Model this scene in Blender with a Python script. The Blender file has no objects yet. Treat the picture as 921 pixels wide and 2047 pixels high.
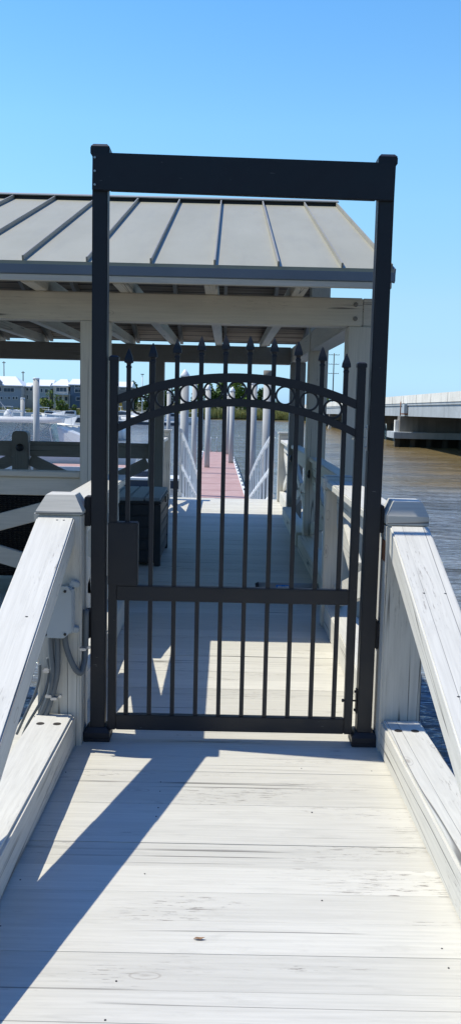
import bpy, bmesh, math, random
from mathutils import Vector, Matrix, Quaternion
R = math.radians
scene = bpy.context.scene
COL = scene.collection
random.seed(7)

# ------------------------------------------------------------------ camera
FPX, PW, PH = 1800.0, 921.0, 2047.0
PITCH, ROLL, YAW = R(6.8898), R(1.3), R(-0.393)
CAM = Vector((0, 0, 1.5))
ROT = Matrix.Rotation(YAW, 3, 'Z') @ Matrix.Rotation(math.pi/2 - PITCH, 3, 'X') @ Matrix.Rotation(ROLL, 3, 'Z')
cd = bpy.data.cameras.new('camera'); cam = bpy.data.objects.new('camera', cd); COL.objects.link(cam)
cam.location = CAM; cam.rotation_mode = 'QUATERNION'; cam.rotation_quaternion = ROT.to_quaternion()
cd.sensor_fit = 'VERTICAL'; cd.sensor_height = 24.0; cd.lens = FPX/PH*24.0
cd.clip_start = 0.05; cd.clip_end = 9000
scene.camera = cam

def ray(u, v): return ROT @ Vector(((u-PW/2)/FPX, -(v-PH/2)/FPX, -1))
def at(u, v, Y):                       # bearing + distance -> place
    d = ray(u, v); return CAM + d*((Y-CAM.y)/d.y)
def on(u, v, z):                       # bearing + height -> place
    d = ray(u, v); return CAM + d*((z-CAM.z)/d.z)

# ------------------------------------------------------------------ light
SX, SY = 0.58, -0.085                   # shadow offset per metre of height
trav = Vector((SX, SY, -1)).normalized()
sl = bpy.data.lights.new('sun', 'SUN'); sl.energy = 5.0; sl.angle = R(0.5); sl.color = (1, .945, .81)
so = bpy.data.objects.new('sun', sl); COL.objects.link(so)
so.rotation_mode = 'QUATERNION'; so.rotation_quaternion = trav.to_track_quat('-Z', 'Y')
w = bpy.data.worlds.new('World'); scene.world = w; w.use_nodes = True
nt = w.node_tree
bg = nt.nodes['Background']
sky = nt.nodes.new('ShaderNodeTexSky'); sky.sky_type = 'NISHITA'; sky.sun_disc = False
sky.sun_elevation = math.asin(-trav.z); sky.sun_rotation = math.atan2(-trav.x, -trav.y) % (2*math.pi)
sky.air_density = 1.0; sky.dust_density = 0.3; sky.ozone_density = 1.5; sky.altitude = 0
# whiten the horizon haze, deepen the zenith, dim the half behind the camera to cut fill light
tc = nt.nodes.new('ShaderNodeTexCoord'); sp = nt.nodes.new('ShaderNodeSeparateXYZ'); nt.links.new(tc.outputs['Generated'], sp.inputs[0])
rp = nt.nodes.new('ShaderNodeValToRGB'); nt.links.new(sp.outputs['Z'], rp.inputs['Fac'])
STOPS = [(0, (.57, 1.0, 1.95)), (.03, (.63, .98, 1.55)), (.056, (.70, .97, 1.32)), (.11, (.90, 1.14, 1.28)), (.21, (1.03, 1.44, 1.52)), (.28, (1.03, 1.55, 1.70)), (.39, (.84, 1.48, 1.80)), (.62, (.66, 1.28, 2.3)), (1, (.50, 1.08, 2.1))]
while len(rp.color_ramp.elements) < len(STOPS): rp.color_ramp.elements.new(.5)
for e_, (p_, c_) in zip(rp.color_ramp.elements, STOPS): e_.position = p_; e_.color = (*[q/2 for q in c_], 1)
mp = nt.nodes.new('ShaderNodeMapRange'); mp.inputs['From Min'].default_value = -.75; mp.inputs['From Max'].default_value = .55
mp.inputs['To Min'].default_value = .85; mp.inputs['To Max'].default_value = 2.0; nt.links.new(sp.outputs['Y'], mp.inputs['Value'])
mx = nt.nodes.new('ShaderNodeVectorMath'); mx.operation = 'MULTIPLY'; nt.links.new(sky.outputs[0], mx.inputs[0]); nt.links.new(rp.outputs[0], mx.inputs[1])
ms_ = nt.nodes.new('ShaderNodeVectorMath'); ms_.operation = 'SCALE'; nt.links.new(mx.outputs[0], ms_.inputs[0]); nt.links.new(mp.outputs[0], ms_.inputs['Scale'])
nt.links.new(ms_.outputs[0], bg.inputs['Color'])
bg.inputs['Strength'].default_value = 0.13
scene.view_settings.view_transform = 'Standard'; scene.view_settings.look = 'None'
scene.view_settings.exposure = 0; scene.view_settings.gamma = 1

# ------------------------------------------------------------------ mesh helpers
ORG = {}
class MB:
    def __init__(s): s.bm = bmesh.new()
    def _merge(s, t, M=None, smooth=False):
        if M is not None: bmesh.ops.transform(t, matrix=M, verts=t.verts)
        bmesh.ops.recalc_face_normals(t, faces=t.faces)
        if smooth:
            for f in t.faces: f.smooth = True
        me = bpy.data.meshes.new('tmp'); t.to_mesh(me); t.free()
        s.bm.from_mesh(me); bpy.data.meshes.remove(me)
        return s
    def box(s, x0, x1, y0, y1, z0, z1, b=0.004, M=None, seg=2):
        t = bmesh.new(); bmesh.ops.create_cube(t, size=1)
        for v in t.verts:
            v.co = Vector(((x0+x1)/2 + v.co.x*(x1-x0), (y0+y1)/2 + v.co.y*(y1-y0), (z0+z1)/2 + v.co.z*(z1-z0)))
        if b: bmesh.ops.bevel(t, geom=list(t.edges), offset=min(b, .3*min(abs(x1-x0), abs(y1-y0), abs(z1-z0))), segments=seg, affect='EDGES', clamp_overlap=True)
        return s._merge(t, M)
    def bar(s, p, q, w, h, b=0.003, up=(0, 0, 1)):          # oriented box p->q
        p, q = Vector(p), Vector(q); d = q-p; L = d.length; y = d/L
        x = y.cross(Vector(up)); x.normalize(); z = x.cross(y)
        M = Matrix.Translation((p+q)/2) @ Matrix((x, y, z)).transposed().to_4x4()
        return s.box(-w/2, w/2, -L/2, L/2, -h/2, h/2, b, M)
    def tube(s, pts, r, seg=8, cap=True):
        pts = [Vector(p) for p in pts]; t = bmesh.new(); rings = []
        rs = r if isinstance(r, (list, tuple)) else [r]*len(pts)
        ref = None
        for i, p in enumerate(pts):
            d = (pts[min(i+1, len(pts)-1)] - pts[max(i-1, 0)]).normalized()
            if ref is None: ref = Vector((0, 0, 1)) if abs(d.z) < .9 else Vector((1, 0, 0))
            a = d.cross(ref).normalized(); ref = a.cross(d)
            rings.append([t.verts.new(p + (a*math.cos(k*2*math.pi/seg) + ref*math.sin(k*2*math.pi/seg))*rs[i]) for k in range(seg)])
        for A, B in zip(rings, rings[1:]):
            for k in range(seg): t.faces.new((A[k], A[(k+1) % seg], B[(k+1) % seg], B[k]))
        fs = list(t.faces)
        for f in fs: f.smooth = True
        if cap: t.faces.new(rings[0]); t.faces.new(rings[-1])
        bmesh.ops.recalc_face_normals(t, faces=t.faces)
        me = bpy.data.meshes.new('tmp'); t.to_mesh(me); t.free(); s.bm.from_mesh(me); bpy.data.meshes.remove(me)
        return s
    def lathe(s, c, prof, seg=16, smooth=False, ax='Z', sq=None):   # prof: (radius, height)
        t = bmesh.new(); rings = []
        for r, h in prof:
            rg = []
            for k in range(seg):
                a = 2*math.pi*(k+.5)/seg; v = Vector((r*math.cos(a), r*math.sin(a), h))
                if ax == 'X': v = Vector((v.z, v.x, v.y))
                if ax == 'Y': v = Vector((v.x, v.z, v.y))
                rg.append(t.verts.new(v + Vector(c)))
            rings.append(rg)
        for A, B in zip(rings, rings[1:]):
            for k in range(seg): t.faces.new((A[k], A[(k+1) % seg], B[(k+1) % seg], B[k]))
        t.faces.new(rings[0]); t.faces.new(rings[-1])
        return s._merge(t, None, smooth)
    def prism(s, poly, y0, y1, plane='XZ', b=0):             # extruded polygon
        t = bmesh.new()
        f = {'XZ': lambda a, c, d: (a, d, c), 'YZ': lambda a, c, d: (d, a, c), 'XY': lambda a, c, d: (a, c, d)}[plane]
        A = [t.verts.new(f(a, c, y0)) for a, c in poly]; B = [t.verts.new(f(a, c, y1)) for a, c in poly]
        n = len(poly); t.faces.new(A); t.faces.new(B)
        for i in range(n): t.faces.new((A[i], A[(i+1) % n], B[(i+1) % n], B[i]))
        if b:
            bmesh.ops.recalc_face_normals(t, faces=t.faces)
            bmesh.ops.bevel(t, geom=list(t.edges), offset=b, segments=2, affect='EDGES', clamp_overlap=True)
        return s._merge(t)
    def loft(s, rings, close=True, smooth=True, caps=True):
        t = bmesh.new(); V = [[t.verts.new(p) for p in r] for r in rings]; n = len(V[0])
        for A, B in zip(V, V[1:]):
            for k in range(n if close else n-1): t.faces.new((A[k], A[(k+1) % n], B[(k+1) % n], B[k]))
        if caps:
            for r in (V[0], V[-1]):
                try: t.faces.new(r)
                except ValueError: pass
        return s._merge(t, None, smooth)
    def poly(s, *pts):
        vs = [s.bm.verts.new(p) for p in pts]; s.bm.faces.new(vs); return s
    def build(s, name, mat, parent=None):
        o = Vector((0, 0, 0))
        if parent is not None: o = ORG[parent.name]
        if o.length: bmesh.ops.translate(s.bm, vec=-o, verts=s.bm.verts)
        me = bpy.data.meshes.new(name); s.bm.to_mesh(me); s.bm.free()
        if isinstance(mat, (list, tuple)):
            for m in mat: me.materials.append(m)
        else: me.materials.append(mat)
        ob = bpy.data.objects.new(name, me); COL.objects.link(ob); ob.parent = parent
        ORG[ob.name] = o.copy()
        return ob

def tag(o, label=None, cat=None, group=None, kind=None):
    if label: o['label'] = label
    if cat: o['category'] = cat
    if group: o['group'] = group
    if kind: o['kind'] = kind
    return o
def empty(name, loc, label=None, cat=None, group=None):
    e = bpy.data.objects.new(name, None); COL.objects.link(e); e.location = loc; e.empty_display_size = .2
    ORG[e.name] = Vector(loc); return tag(e, label, cat, group)
def copy_tree(o, parent=None):
    c = o.copy(); COL.objects.link(c); c.parent = parent
    ORG[c.name] = ORG[o.name]
    for ch in list(o.children): copy_tree(ch, c)
    return c
def struct(o): o['kind'] = 'structure'; return o

# ------------------------------------------------------------------ materials
class NT:
    def __init__(s, name):
        s.m = bpy.data.materials.new(name); s.m.use_nodes = True; s.t = s.m.node_tree
        s.b = s.t.nodes['Principled BSDF']
    def n(s, typ, **kw):
        nd = s.t.nodes.new('ShaderNode'+typ)
        for k, v in kw.items():
            if k in nd.inputs.keys() if isinstance(k, str) else False: nd.inputs[k].default_value = v
            else: setattr(nd, k, v)
        return nd
    def l(s, a, b): s.t.links.new(a, b)
    def coord(s, scale=(1, 1, 1), rot=(0, 0, 0), src='Object'):
        if src == 'World': o = s.n('NewGeometry').outputs['Position']
        else: o = s.n('TexCoord').outputs[src]
        mp = s.n('Mapping'); mp.inputs['Scale'].default_value = scale; mp.inputs['Rotation'].default_value = rot
        s.l(o, mp.inputs['Vector']); return mp.outputs[0]
    def noise(s, vec, scale=5, detail=4, rough=.55, dist=0):
        nd = s.n('TexNoise'); nd.inputs['Scale'].default_value = scale; nd.inputs['Detail'].default_value = detail
        nd.inputs['Roughness'].default_value = rough; nd.inputs['Distortion'].default_value = dist
        s.l(vec, nd.inputs['Vector']); return nd.outputs['Fac']
    def ramp(s, fac, stops, interp='LINEAR'):
        nd = s.n('ValToRGB'); nd.color_ramp.interpolation = interp
        while len(nd.color_ramp.elements) < len(stops): nd.color_ramp.elements.new(.5)
        for e, (p, c) in zip(nd.color_ramp.elements, stops):
            e.position = p; e.color = (c, c, c, 1) if not isinstance(c, (list, tuple)) else (*c, 1)
        s.l(fac, nd.inputs['Fac']); return nd.outputs['Color']
    def mix(s, fac, a, b, mode='MIX'):
        nd = s.n('Mix', data_type='RGBA', blend_type=mode)
        for ix, v in ((0, fac), (6, a), (7, b)):
            sock = nd.inputs[ix]
            if isinstance(v, (int, float)): sock.default_value = v if ix == 0 else (v, v, v, 1)
            elif isinstance(v, (list, tuple)): sock.default_value = (*v, 1)
            else: s.l(v, sock)
        return nd.outputs[2]
    def math(s, op, a, b=0.0, clamp=False):
        nd = s.n('Math', operation=op); nd.use_clamp = clamp
        for sock, v in ((nd.inputs[0], a), (nd.inputs[1], b)):
            if isinstance(v, (int, float)): sock.default_value = v
            else: s.l(v, sock)
        return nd.outputs[0]
    def bump(s, h, strength=.2, dist=.01):
        nd = s.n('Bump'); nd.inputs['Strength'].default_value = strength; nd.inputs['Distance'].default_value = dist
        s.l(h, nd.inputs['Height']); s.l(nd.outputs[0], s.b.inputs['Normal'])
    def out(s, col=None, rough=.6, metal=0, spec=.5):
        if col is not None:
            if isinstance(col, (list, tuple)): s.b.inputs['Base Color'].default_value = (*col, 1)
            else: s.l(col, s.b.inputs['Base Color'])
        if isinstance(rough, (int, float)): s.b.inputs['Roughness'].default_value = rough
        else: s.l(rough, s.b.inputs['Roughness'])
        s.b.inputs['Metallic'].default_value = metal; s.b.inputs['Specular IOR Level'].default_value = spec
        return s.m

def timber(name, base, axis, wear=.5, cracks=.6, tilt=0.0, dirt=.25, fleck=(.16, .13, .11), tintvar=.08, knots=.77):
    """painted timber, grain along axis"""
    k = NT(name); i = 'XYZ'.index(axis)
    def sc(along, across):
        v = [across]*3; v[i] = along; return v
    obi = k.n("NewGeometry").outputs['Random Per Island']
    off = k.n('CombineXYZ'); k.l(k.math('MULTIPLY', obi, 37.0), off.inputs[0]); k.l(k.math('MULTIPLY', obi, 91.0), off.inputs[1]); k.l(k.math('MULTIPLY', obi, 53.0), off.inputs[2])
    add = k.n('VectorMath', operation='ADD'); k.l(k.n('TexCoord').outputs['Object'], add.inputs[0]); k.l(off.outputs[0], add.inputs[1])
    def cv(scale):
        mp = k.n('Mapping', vector_type='TEXTURE') if False else k.n('Mapping')
        r = k.n('VectorRotate', rotation_type='X_AXIS'); r.inputs['Angle'].default_value = tilt
        k.l(add.outputs[0], r.inputs['Vector']); mp.inputs['Scale'].default_value = scale; k.l(r.outputs[0], mp.inputs['Vector']); return mp.outputs[0]
    fine = k.noise(cv(sc(3, 90)), 1, 5, .6)
    broad = k.noise(cv(sc(.7, 2.2)), 1.6, 4, .6, .4)
    patch = k.noise(cv(sc(1.4, 5)), 1.0, 3, .5)
    flk = k.noise(cv(sc(13, 150)), 1, 4, .65)
    flm = k.math('MULTIPLY', k.ramp(flk, [(.63-.05*wear, 0), (.655-.05*wear, 1)]), k.ramp(patch, [(.57-.05*wear, 0), (.66-.05*wear, 1)]))
    ck = k.noise(cv(sc(.22, 13)), 1, 1.5, .4, .06)
    ckl = k.ramp(k.math('ABSOLUTE', k.math('SUBTRACT', ck, .5)), [(0, 1), (.005, .75), (.009, 0)])
    ckm = k.math('MULTIPLY', ckl, k.ramp(k.noise(cv(sc(.9, 3.5)), 1, 2, .5), [(.58-.12*cracks, 0), (.64-.1*cracks, 1)]))
    spot = k.n('TexVoronoi'); spot.inputs['Scale'].default_value = 1; k.l(cv(sc(3.2, 8)), spot.inputs['Vector'])
    sr = k.ramp(spot.outputs['Distance'], [(.0, .9), (.055, .7), (.085, .05), (.125, 0), (.14, .75), (.155, 0)])
    sep = k.n('SeparateColor'); k.l(spot.outputs['Color'], sep.inputs[0])
    sm = k.math('MULTIPLY', sr, k.ramp(sep.outputs[0], [(knots-.01, 0), (knots+.01, 1)]))
    b = Vector(base)
    col = k.ramp(fine, [(.25, tuple(b*.84)), (.6, tuple(b)), (.85, tuple(b*1.05))])
    scf = k.noise(cv(sc(5, 26)), 1, 5, .7, .3)
    col = k.mix(k.math('MULTIPLY', k.ramp(scf, [(.54, 0), (.68, 1)]), .22+.3*wear), col, tuple(b*.72))
    col = k.mix(k.math('MULTIPLY', k.ramp(broad, [(.35, 1), (.62, 0)]), dirt), col, tuple(Vector((b.x*.80, b.y*.79, b.z*.77))))
    tv = k.math('ADD', k.math('MULTIPLY', obi, tintvar), 1-tintvar*.6)
    tvc = k.n('CombineColor')
    for q in range(3): k.l(tv, tvc.inputs[q])
    col = k.mix(1.0, col, tvc.outputs[0], 'MULTIPLY')
    col = k.mix(k.math('MULTIPLY', flm, .85*min(1, wear*1.4)), col, fleck)
    col = k.mix(k.math('MULTIPLY', ckm, .8), col, (.06, .055, .05))
    col = k.mix(k.math('MULTIPLY', sm, .65), col, (.25, .21, .17))
    h = k.math('SUBTRACT', k.math('MULTIPLY', fine, .5), k.math('ADD', k.math('MULTIPLY', flm, .7), k.math('MULTIPLY', ckm, 1.5)))
    k.bump(h, .45, .004)
    return k.out(col, .62, 0, .3)

PAINT = (.61, .597, .54)
SOFT = (.66, .61, .51)
M = {}
for a in 'XYZ':
    M['paint'+a] = timber('white_paint_'+a, PAINT, a, .35, .7, 0, .2)
    M['soft'+a] = timber('grey_paint_'+a, SOFT, a, .3, .5, 0, .35)
    M['dim'+a] = timber('shaded_grey_paint_'+a, (.28, .26, .23), a, .3, .4, 0, .4)  # darker copy of the grey paint, shade under the roof put into its colour
M['deck'] = timber('deck_paint', (.595, .578, .51), 'X', .62, .22, 0, .3, tintvar=.15, knots=.88)
M['kerbY'] = timber('kerb_paint', PAINT, 'Y', .45, 1.3, 0, .2)
M['slopeL'] = timber('sloping_paint', (.66, .648, .59), 'Y', .5, 1.9, R(-21.4), .2, knots=.62)

def plain(name, col, rough=.5, metal=0, spec=.5, var=.12, sc=3.0, bump=0, src='Object'):
    k = NT(name); v = k.coord((1, 1, 1), src=src)
    n = k.noise(v, sc, 5, .6); c = Vector(col)
    cc = k.ramp(n, [(.3, tuple(c*(1-var))), (.7, tuple(c*(1+var)))])
    if bump: k.bump(k.noise(v, sc*8, 4), bump, .01)
    return k.out(cc, rough, metal, spec)
def black_coat(name, col, rough):
    k = NT(name); v = k.coord()
    n = k.noise(v, 2.2, 5, .6)
    c = Vector(col)
    cc = k.ramp(n, [(.3, tuple(c*.85)), (.7, tuple(c*1.2))])
    scr = k.noise(k.coord((14, 14, 90)), 1, 3, .6)
    cc = k.mix(k.math('MULTIPLY', k.ramp(scr, [(.735, 0), (.75, 1)]), .35), cc, (.3, .3, .3))
    k.bump(k.noise(v, 420, 2), .08, .002)
    rr = k.ramp(k.noise(v, 9, 4), [(.3, rough-.06), (.7, rough+.1)])
    return k.out(cc, rr, 0, .5)
M['black'] = black_coat('black_powder_coat', (.010, .013, .019), .46)
M['blackwood'] = timber('black_stained_timber', (.02, .021, .025), 'Z', .2, .3, 0, .3)
M['bolt'] = plain('bolt_black', (.015, .016, .02), .5)
M['steel'] = plain('galvanised_steel', (.55, .56, .57), .35, .8)
M['rust'] = plain('rust_stain', (.2, .075, .03), .9, sc=30)
M['conduit'] = plain('grey_conduit', (.115, .135, .15), .55, sc=8)
M['boxgrey'] = plain('grey_plastic', (.4, .45, .48), .55, sc=3, var=.05)
M['dark'] = plain('dark_hole', (.03, .025, .02), .9)
M['white'] = plain('white_gelcoat', (.8, .81, .81), .3, sc=.5, var=.03)
M['alu'] = plain('white_aluminium', (.74, .75, .74), .45, sc=1.5, var=.06)
k = NT('white_vinyl'); tr = k.n('BsdfTranslucent'); tr.inputs['Color'].default_value = (.85, .86, .86, 1); k.b.inputs['Base Color'].default_value = (.86, .87, .87, 1); k.b.inputs['Roughness'].default_value = .4
mxs = k.n('MixShader'); mxs.inputs[0].default_value = .45; k.l(k.b.outputs[0], mxs.inputs[1]); k.l(tr.outputs[0], mxs.inputs[2]); k.l(mxs.outputs[0], k.t.nodes['Material Output'].inputs['Surface'])
M['canvas'] = k.m
M['navy'] = plain('navy_canvas', (.03, .05, .085), .7)
M['enclosure'] = plain('clear_vinyl', (.35, .47, .52), .12, sc=1.2, var=.2)
M['enclosure'].node_tree.nodes['Principled BSDF'].inputs['Alpha'].default_value = .38
M['glass'] = plain('dark_window_glass', (.045, .075, .11), .08, sc=.7, var=.4)
M['paintroof'] = plain('white_metal_roof', (.78, .79, .79), .4, sc=.3, var=.03)
M['red'] = None

# roof metal
k = NT('standing_seam_metal'); v = k.coord()
n1 = k.noise(k.coord((1.2, .5, .5)), 1.3, 5, .6); n2 = k.noise(k.coord((9, 1.2, 1.2)), 1, 4, .65)
c = k.ramp(n1, [(.3, (.325, .31, .22)), (.7, (.385, .37, .275))]); c = k.mix(k.math('MULTIPLY', k.ramp(n2, [(.5, 0), (.75, 1)]), .18), c, (.2, .195, .17))
k.bump(n1, .15, .02); M['roof'] = k.out(c, .5, .05, .4)
M['seam'] = plain('seam_metal', (.30, .285, .235), .5, .05, sc=2)
M['gutter'] = plain('blue_grey_gutter', (.17, .20, .235), .5, .1, sc=1.5)
# ceiling boards
k = NT('ceiling_boards'); v = k.coord()
sx = k.n('SeparateXYZ'); k.l(v, sx.inputs[0])
fr = k.math('FRACT', k.math('MULTIPLY', sx.outputs[1], 1/.14))
gap = k.ramp(fr, [(0, 0), (.07, 0), (.11, 1), (1, 1)])
g = k.noise(k.coord((1.2, 30, 3)), 1, 5, .65); c = k.ramp(g, [(.3, (.15, .115, .085)), (.7, (.34, .28, .22))])
c = k.mix(gap, (.008, .007, .006), c); k.bump(gap, .5, .01); M['ceil'] = k.out(c, .75, 0, .2)

# red dock surface
k = NT('rose_deck_boards'); v = k.coord()
g = k.noise(k.coord((3, 40, 3)), 1, 4, .6); c = k.ramp(g, [(.3, (.36, .22, .20)), (.7, (.46, .30, .275))])
c = k.mix(k.math('MULTIPLY', k.ramp(k.noise(v, .9, 4), [(.45, 0), (.7, 1)]), .5), c, (.5, .38, .35))
M['red'] = k.out(c, .75, 0, .25)

# concrete
def concrete(name, col, streak=.5):
    k = NT(name)
    n = k.noise(k.coord(), .5, 6, .65); c = Vector(col)
    cc = k.ramp(n, [(.3, tuple(c*.82)), (.7, tuple(c*1.1))])
    st = k.noise(k.coord((1.6, 1.6, .12)), 1, 4, .65)
    cc = k.mix(k.math('MULTIPLY', k.ramp(st, [(.5, 0), (.72, 1)]), streak), cc, tuple(c*.35))
    k.bump(k.noise(k.coord(), 9, 5), .3, .03)
    return k.out(cc, .85, 0, .25)
M['conc'] = concrete('weathered_concrete', (.80, .765, .68), .4)
M['concd'] = concrete('grey_concrete', (.42, .45, .46), .35)
M['concs'] = concrete('stained_concrete', (.22, .205, .18), .6)
M['pileshade'] = concrete('shaded_concrete', (.07, .06, .045), .6)  # near-black, the shade beneath the bridge footing is in the colour
# pile (galvanised/concrete pile)
k = NT('pile_sleeve'); sx = k.n('SeparateXYZ'); k.l(k.n('NewGeometry').outputs['Position'], sx.inputs[0])
n = k.noise(k.coord((2.5, 2.5, .8), src='World'), 1, 5, .65); c = k.ramp(n, [(.3, (.40, .405, .40)), (.7, (.56, .565, .55))])
wl = k.ramp(k.math('ADD', k.math('MULTIPLY', sx.outputs[2], .5), k.math('ADD', k.math('MULTIPLY', n, .35), 1.15)), [(.25, 1), (.42, 0)])
c = k.mix(k.math('MULTIPLY', wl, .7), c, (.10, .075, .055)); k.bump(n, .3, .03); M['pile'] = k.out(c, .7, 0, .3)

# wicker
k = NT('dark_wicker'); 
w1 = k.n('TexWave', wave_type='BANDS', bands_direction='Z'); w1.inputs['Scale'].default_value = 22; w1.inputs['Distortion'].default_value = 1.0
w2 = k.n('TexWave', wave_type='BANDS', bands_direction='X'); w2.inputs['Scale'].default_value = 9; w2.inputs['Distortion'].default_value = .5
k.l(k.coord(), w1.inputs['Vector']); k.l(k.coord(), w2.inputs['Vector'])
hh = k.math('MULTIPLY', w1.outputs['Fac'], k.math('ADD', k.math('MULTIPLY', w2.outputs['Fac'], .7), .3))
c = k.ramp(hh, [(.05, (.006, .005, .005)), (.6, (.045, .038, .034)), (1, (.085, .075, .07))]); k.bump(hh, .9, .02); M['wicker'] = k.out(c, .55, 0, .4)
M['resin'] = plain('dark_resin', (.022, .027, .034), .5, sc=4, bump=.15)
M['resinlid'] = timber('grey_resin_lid', (.30, .34, .38), 'Y', .15, .2, 0, .3)

# water
k = NT('river_water'); pos = k.n('NewGeometry').outputs['Position']
sx = k.n('SeparateXYZ'); k.l(pos, sx.inputs[0])
big = k.noise(k.coord((.03, .06, .03), src='World'), 1, 3, .5)
# silty shallows towards the bridge
bx = k.math('ADD', k.math('MULTIPLY', sx.outputs[0], 1/9.0), k.math('MULTIPLY', k.math('SUBTRACT', big, .5), 1.8))
by = k.math('ADD', k.math('MULTIPLY', sx.outputs[1], 1/36.0), k.math('MULTIPLY', k.math('SUBTRACT', big, .5), 1.6))
m1 = k.ramp(k.math('MULTIPLY', k.math('SUBTRACT', bx, .6), 1.2), [(0, 0), (1, 1)])
m2 = k.ramp(k.math('SUBTRACT', by, .95), [(0, 0), (.55, 1)])
silt = k.math('MULTIPLY', m1, m2)
streaks = k.noise(k.coord((.10, .5, .1), src='World'), 1, 4, .6)
c = k.ramp(streaks, [(.3, (.17, .205, .235)), (.7, (.26, .295, .32))])
sc_ = k.ramp(streaks, [(.3, (.14, .103, .045)), (.7, (.25, .188, .09))])
c = k.mix(silt, c, sc_)
mot = k.noise(k.coord((.16, .75, .1), src='World'), 1, 4, .65, .6)
c = k.mix(k.math('MULTIPLY', k.ramp(mot, [(.5, 0), (.62, 1)]), .42), c, (.07, .06, .045))
wv1 = k.noise(k.coord((.35, 1.1, .5), src='World'), 1.1, 4, .6, .4)
wv2 = k.noise(k.coord((1.2, 3.4, 1), src='World'), 1.3, 3, .6, .3)
wv3 = k.noise(k.coord((.07, .24, .1), src='World'), 1.0, 5, .62, .5)
h = k.math('ADD', k.math('ADD', k.math('MULTIPLY', wv1, .55), k.math('MULTIPLY', wv2, .25)), k.math('MULTIPLY', wv3, 3.2))
k.bump(h, .8, 1.1)
k.b.inputs['IOR'].default_value = 1.33
M['water'] = k.out(c, k.math('ADD', k.math('MULTIPLY', silt, .12), .07), 0, .5)

def ground(name, a, b, sc=.4):
    k = NT(name); n = k.noise(k.coord(src='World'), sc, 6, .65); k.bump(k.noise(k.coord(src='World'), sc*6, 5), .5, .1)
    return k.out(k.ramp(n, [(.35, a), (.65, b)]), .9, 0, .2)
M['bank'] = ground('bank_soil', (.05, .045, .02), (.12, .11, .045), .15)
M['mud'] = ground('wet_mud', (.05, .038, .02), (.11, .085, .045), .5)
def leafy(name, a, b):
    k = NT(name); r = k.n('NewGeometry').outputs['Random Per Island']
    n = k.noise(k.coord(), .6, 3)
    c = k.ramp(k.math('ADD', k.math('MULTIPLY', r, .6), k.math('MULTIPLY', n, .4)), [(.2, a), (.8, b)])
    k.b.inputs['Subsurface Weight'].default_value = 0
    return k.out(c, .6, 0, .25)
M['leafA'] = leafy('leaves_dark', (.05, .10, .025), (.13, .20, .05))
M['leafB'] = leafy('leaves_mid', (.10, .17, .03), (.22, .30, .06))
M['leafC'] = leafy('leaves_light', (.16, .22, .05), (.30, .36, .10))
M['grass'] = leafy('marsh_blades', (.18, .20, .05), (.38, .37, .13))
M['reed'] = leafy('reed_blades', (.04, .07, .025), (.09, .13, .045))
M['bark'] = plain('bark', (.10, .08, .06), .9, sc=6)
M['poleW'] = plain('pole_wood', (.10, .085, .075), .85, sc=3)

# ------------------------------------------------------------------ setting
ZW, ZD = -2.45, -2.0
m = MB(); m.poly((-4000, -600, ZW), (4000, -600, ZW), (4000, 6000, ZW), (-4000, 6000, ZW))
struct(m.build('water', M['water']))
# far bank
def bankmesh():
    m = MB(); t = bmesh.new(); rows = []
    xs = [-900, -500, -300, -200] + [-160+4*i for i in range(76)] + [200, 300, 500, 900]
    for j, (dy, z) in enumerate(((0, ZW-.3), (2.5, ZW+.25), (8, -1.6), (16, -1.0), (40, -.6), (400, -.4), (4000, -.4))):
        r = []
        for i, x in enumerate(xs):
            e = 3*math.sin(x*.05)+2*math.sin(x*.13+1)+random.uniform(-.5, .5)
            r.append(t.verts.new((x, 210 + (e if j < 5 else 0) + dy, z + random.uniform(-.1, .1)*(1 if 0 < j < 5 else 0))))
        rows.append(r)
    for A, B in zip(rows, rows[1:]):
        for i in range(len(A)-1): t.faces.new((A[i], A[i+1], B[i+1], B[i]))
    return m._merge(t)
struct(bankmesh().build('far_bank', M['bank']))
# bank behind the camera, where the ramp starts
m = MB(); t = bmesh.new(); rows = []
for y, z in ((-60, -.1), (-6, -.25), (-1, -.9), (1.5, -1.9), (3, -2.7)):
    rows.append([t.verts.new((x, y+.5*math.sin(x*.7), z+random.uniform(-.06, .06)) ) for x in [-200, -80, -30]+[-14+1.5*i for i in range(20)]+[30, 80, 200]])
for A, B in zip(rows, rows[1:]):
    for i in range(len(A)-1): t.faces.new((A[i], A[i+1], B[i+1], B[i]))
m._merge(t); struct(m.build('river_bank', M['mud']))

# decks -------------------------------------------------------------
SL = 0.029
YB = 3.68
def planks(m, x0, x1, y0, y1, zf, pitch=.158):
    n = max(1, round((y1-y0)/pitch)); p = (y1-y0)/n
    for i in range(n):
        gap = random.choice((.0004, .0005, .0008, .001, .0026))
        a, b = y0+i*p+gap/2, y0+(i+1)*p-gap/2
        dz = random.uniform(-.001, .001)
        za, zb = zf(a)+dz, zf(b)+dz
        t = bmesh.new(); bmesh.ops.create_cube(t, size=1)
        for v in t.verts:
            yy = a if v.co.y < 0 else b; zz = (za if v.co.y < 0 else zb) - (.04 if v.co.z < 0 else 0)
            v.co = Vector((x0+random.uniform(-.002, .002) if v.co.x < 0 else x1, yy, zz))
        bmesh.ops.bevel(t, geom=list(t.edges), offset=.0007, segments=1, affect='EDGES')
        m._merge(t)
m = MB(); planks(m, -.93, .96, -1.6, YB, lambda y: (YB-y)*SL)
m.box(-.93, -.86, -1.6, YB, -.30, -.045); m.box(.89, .96, -1.6, YB, -.30, -.045)
rdk = struct(m.build('ramp_deck', M['deck']))
rn = random.Random(11); m = MB(); p = (YB+1.6)/round((YB+1.6)/.158)
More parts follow.
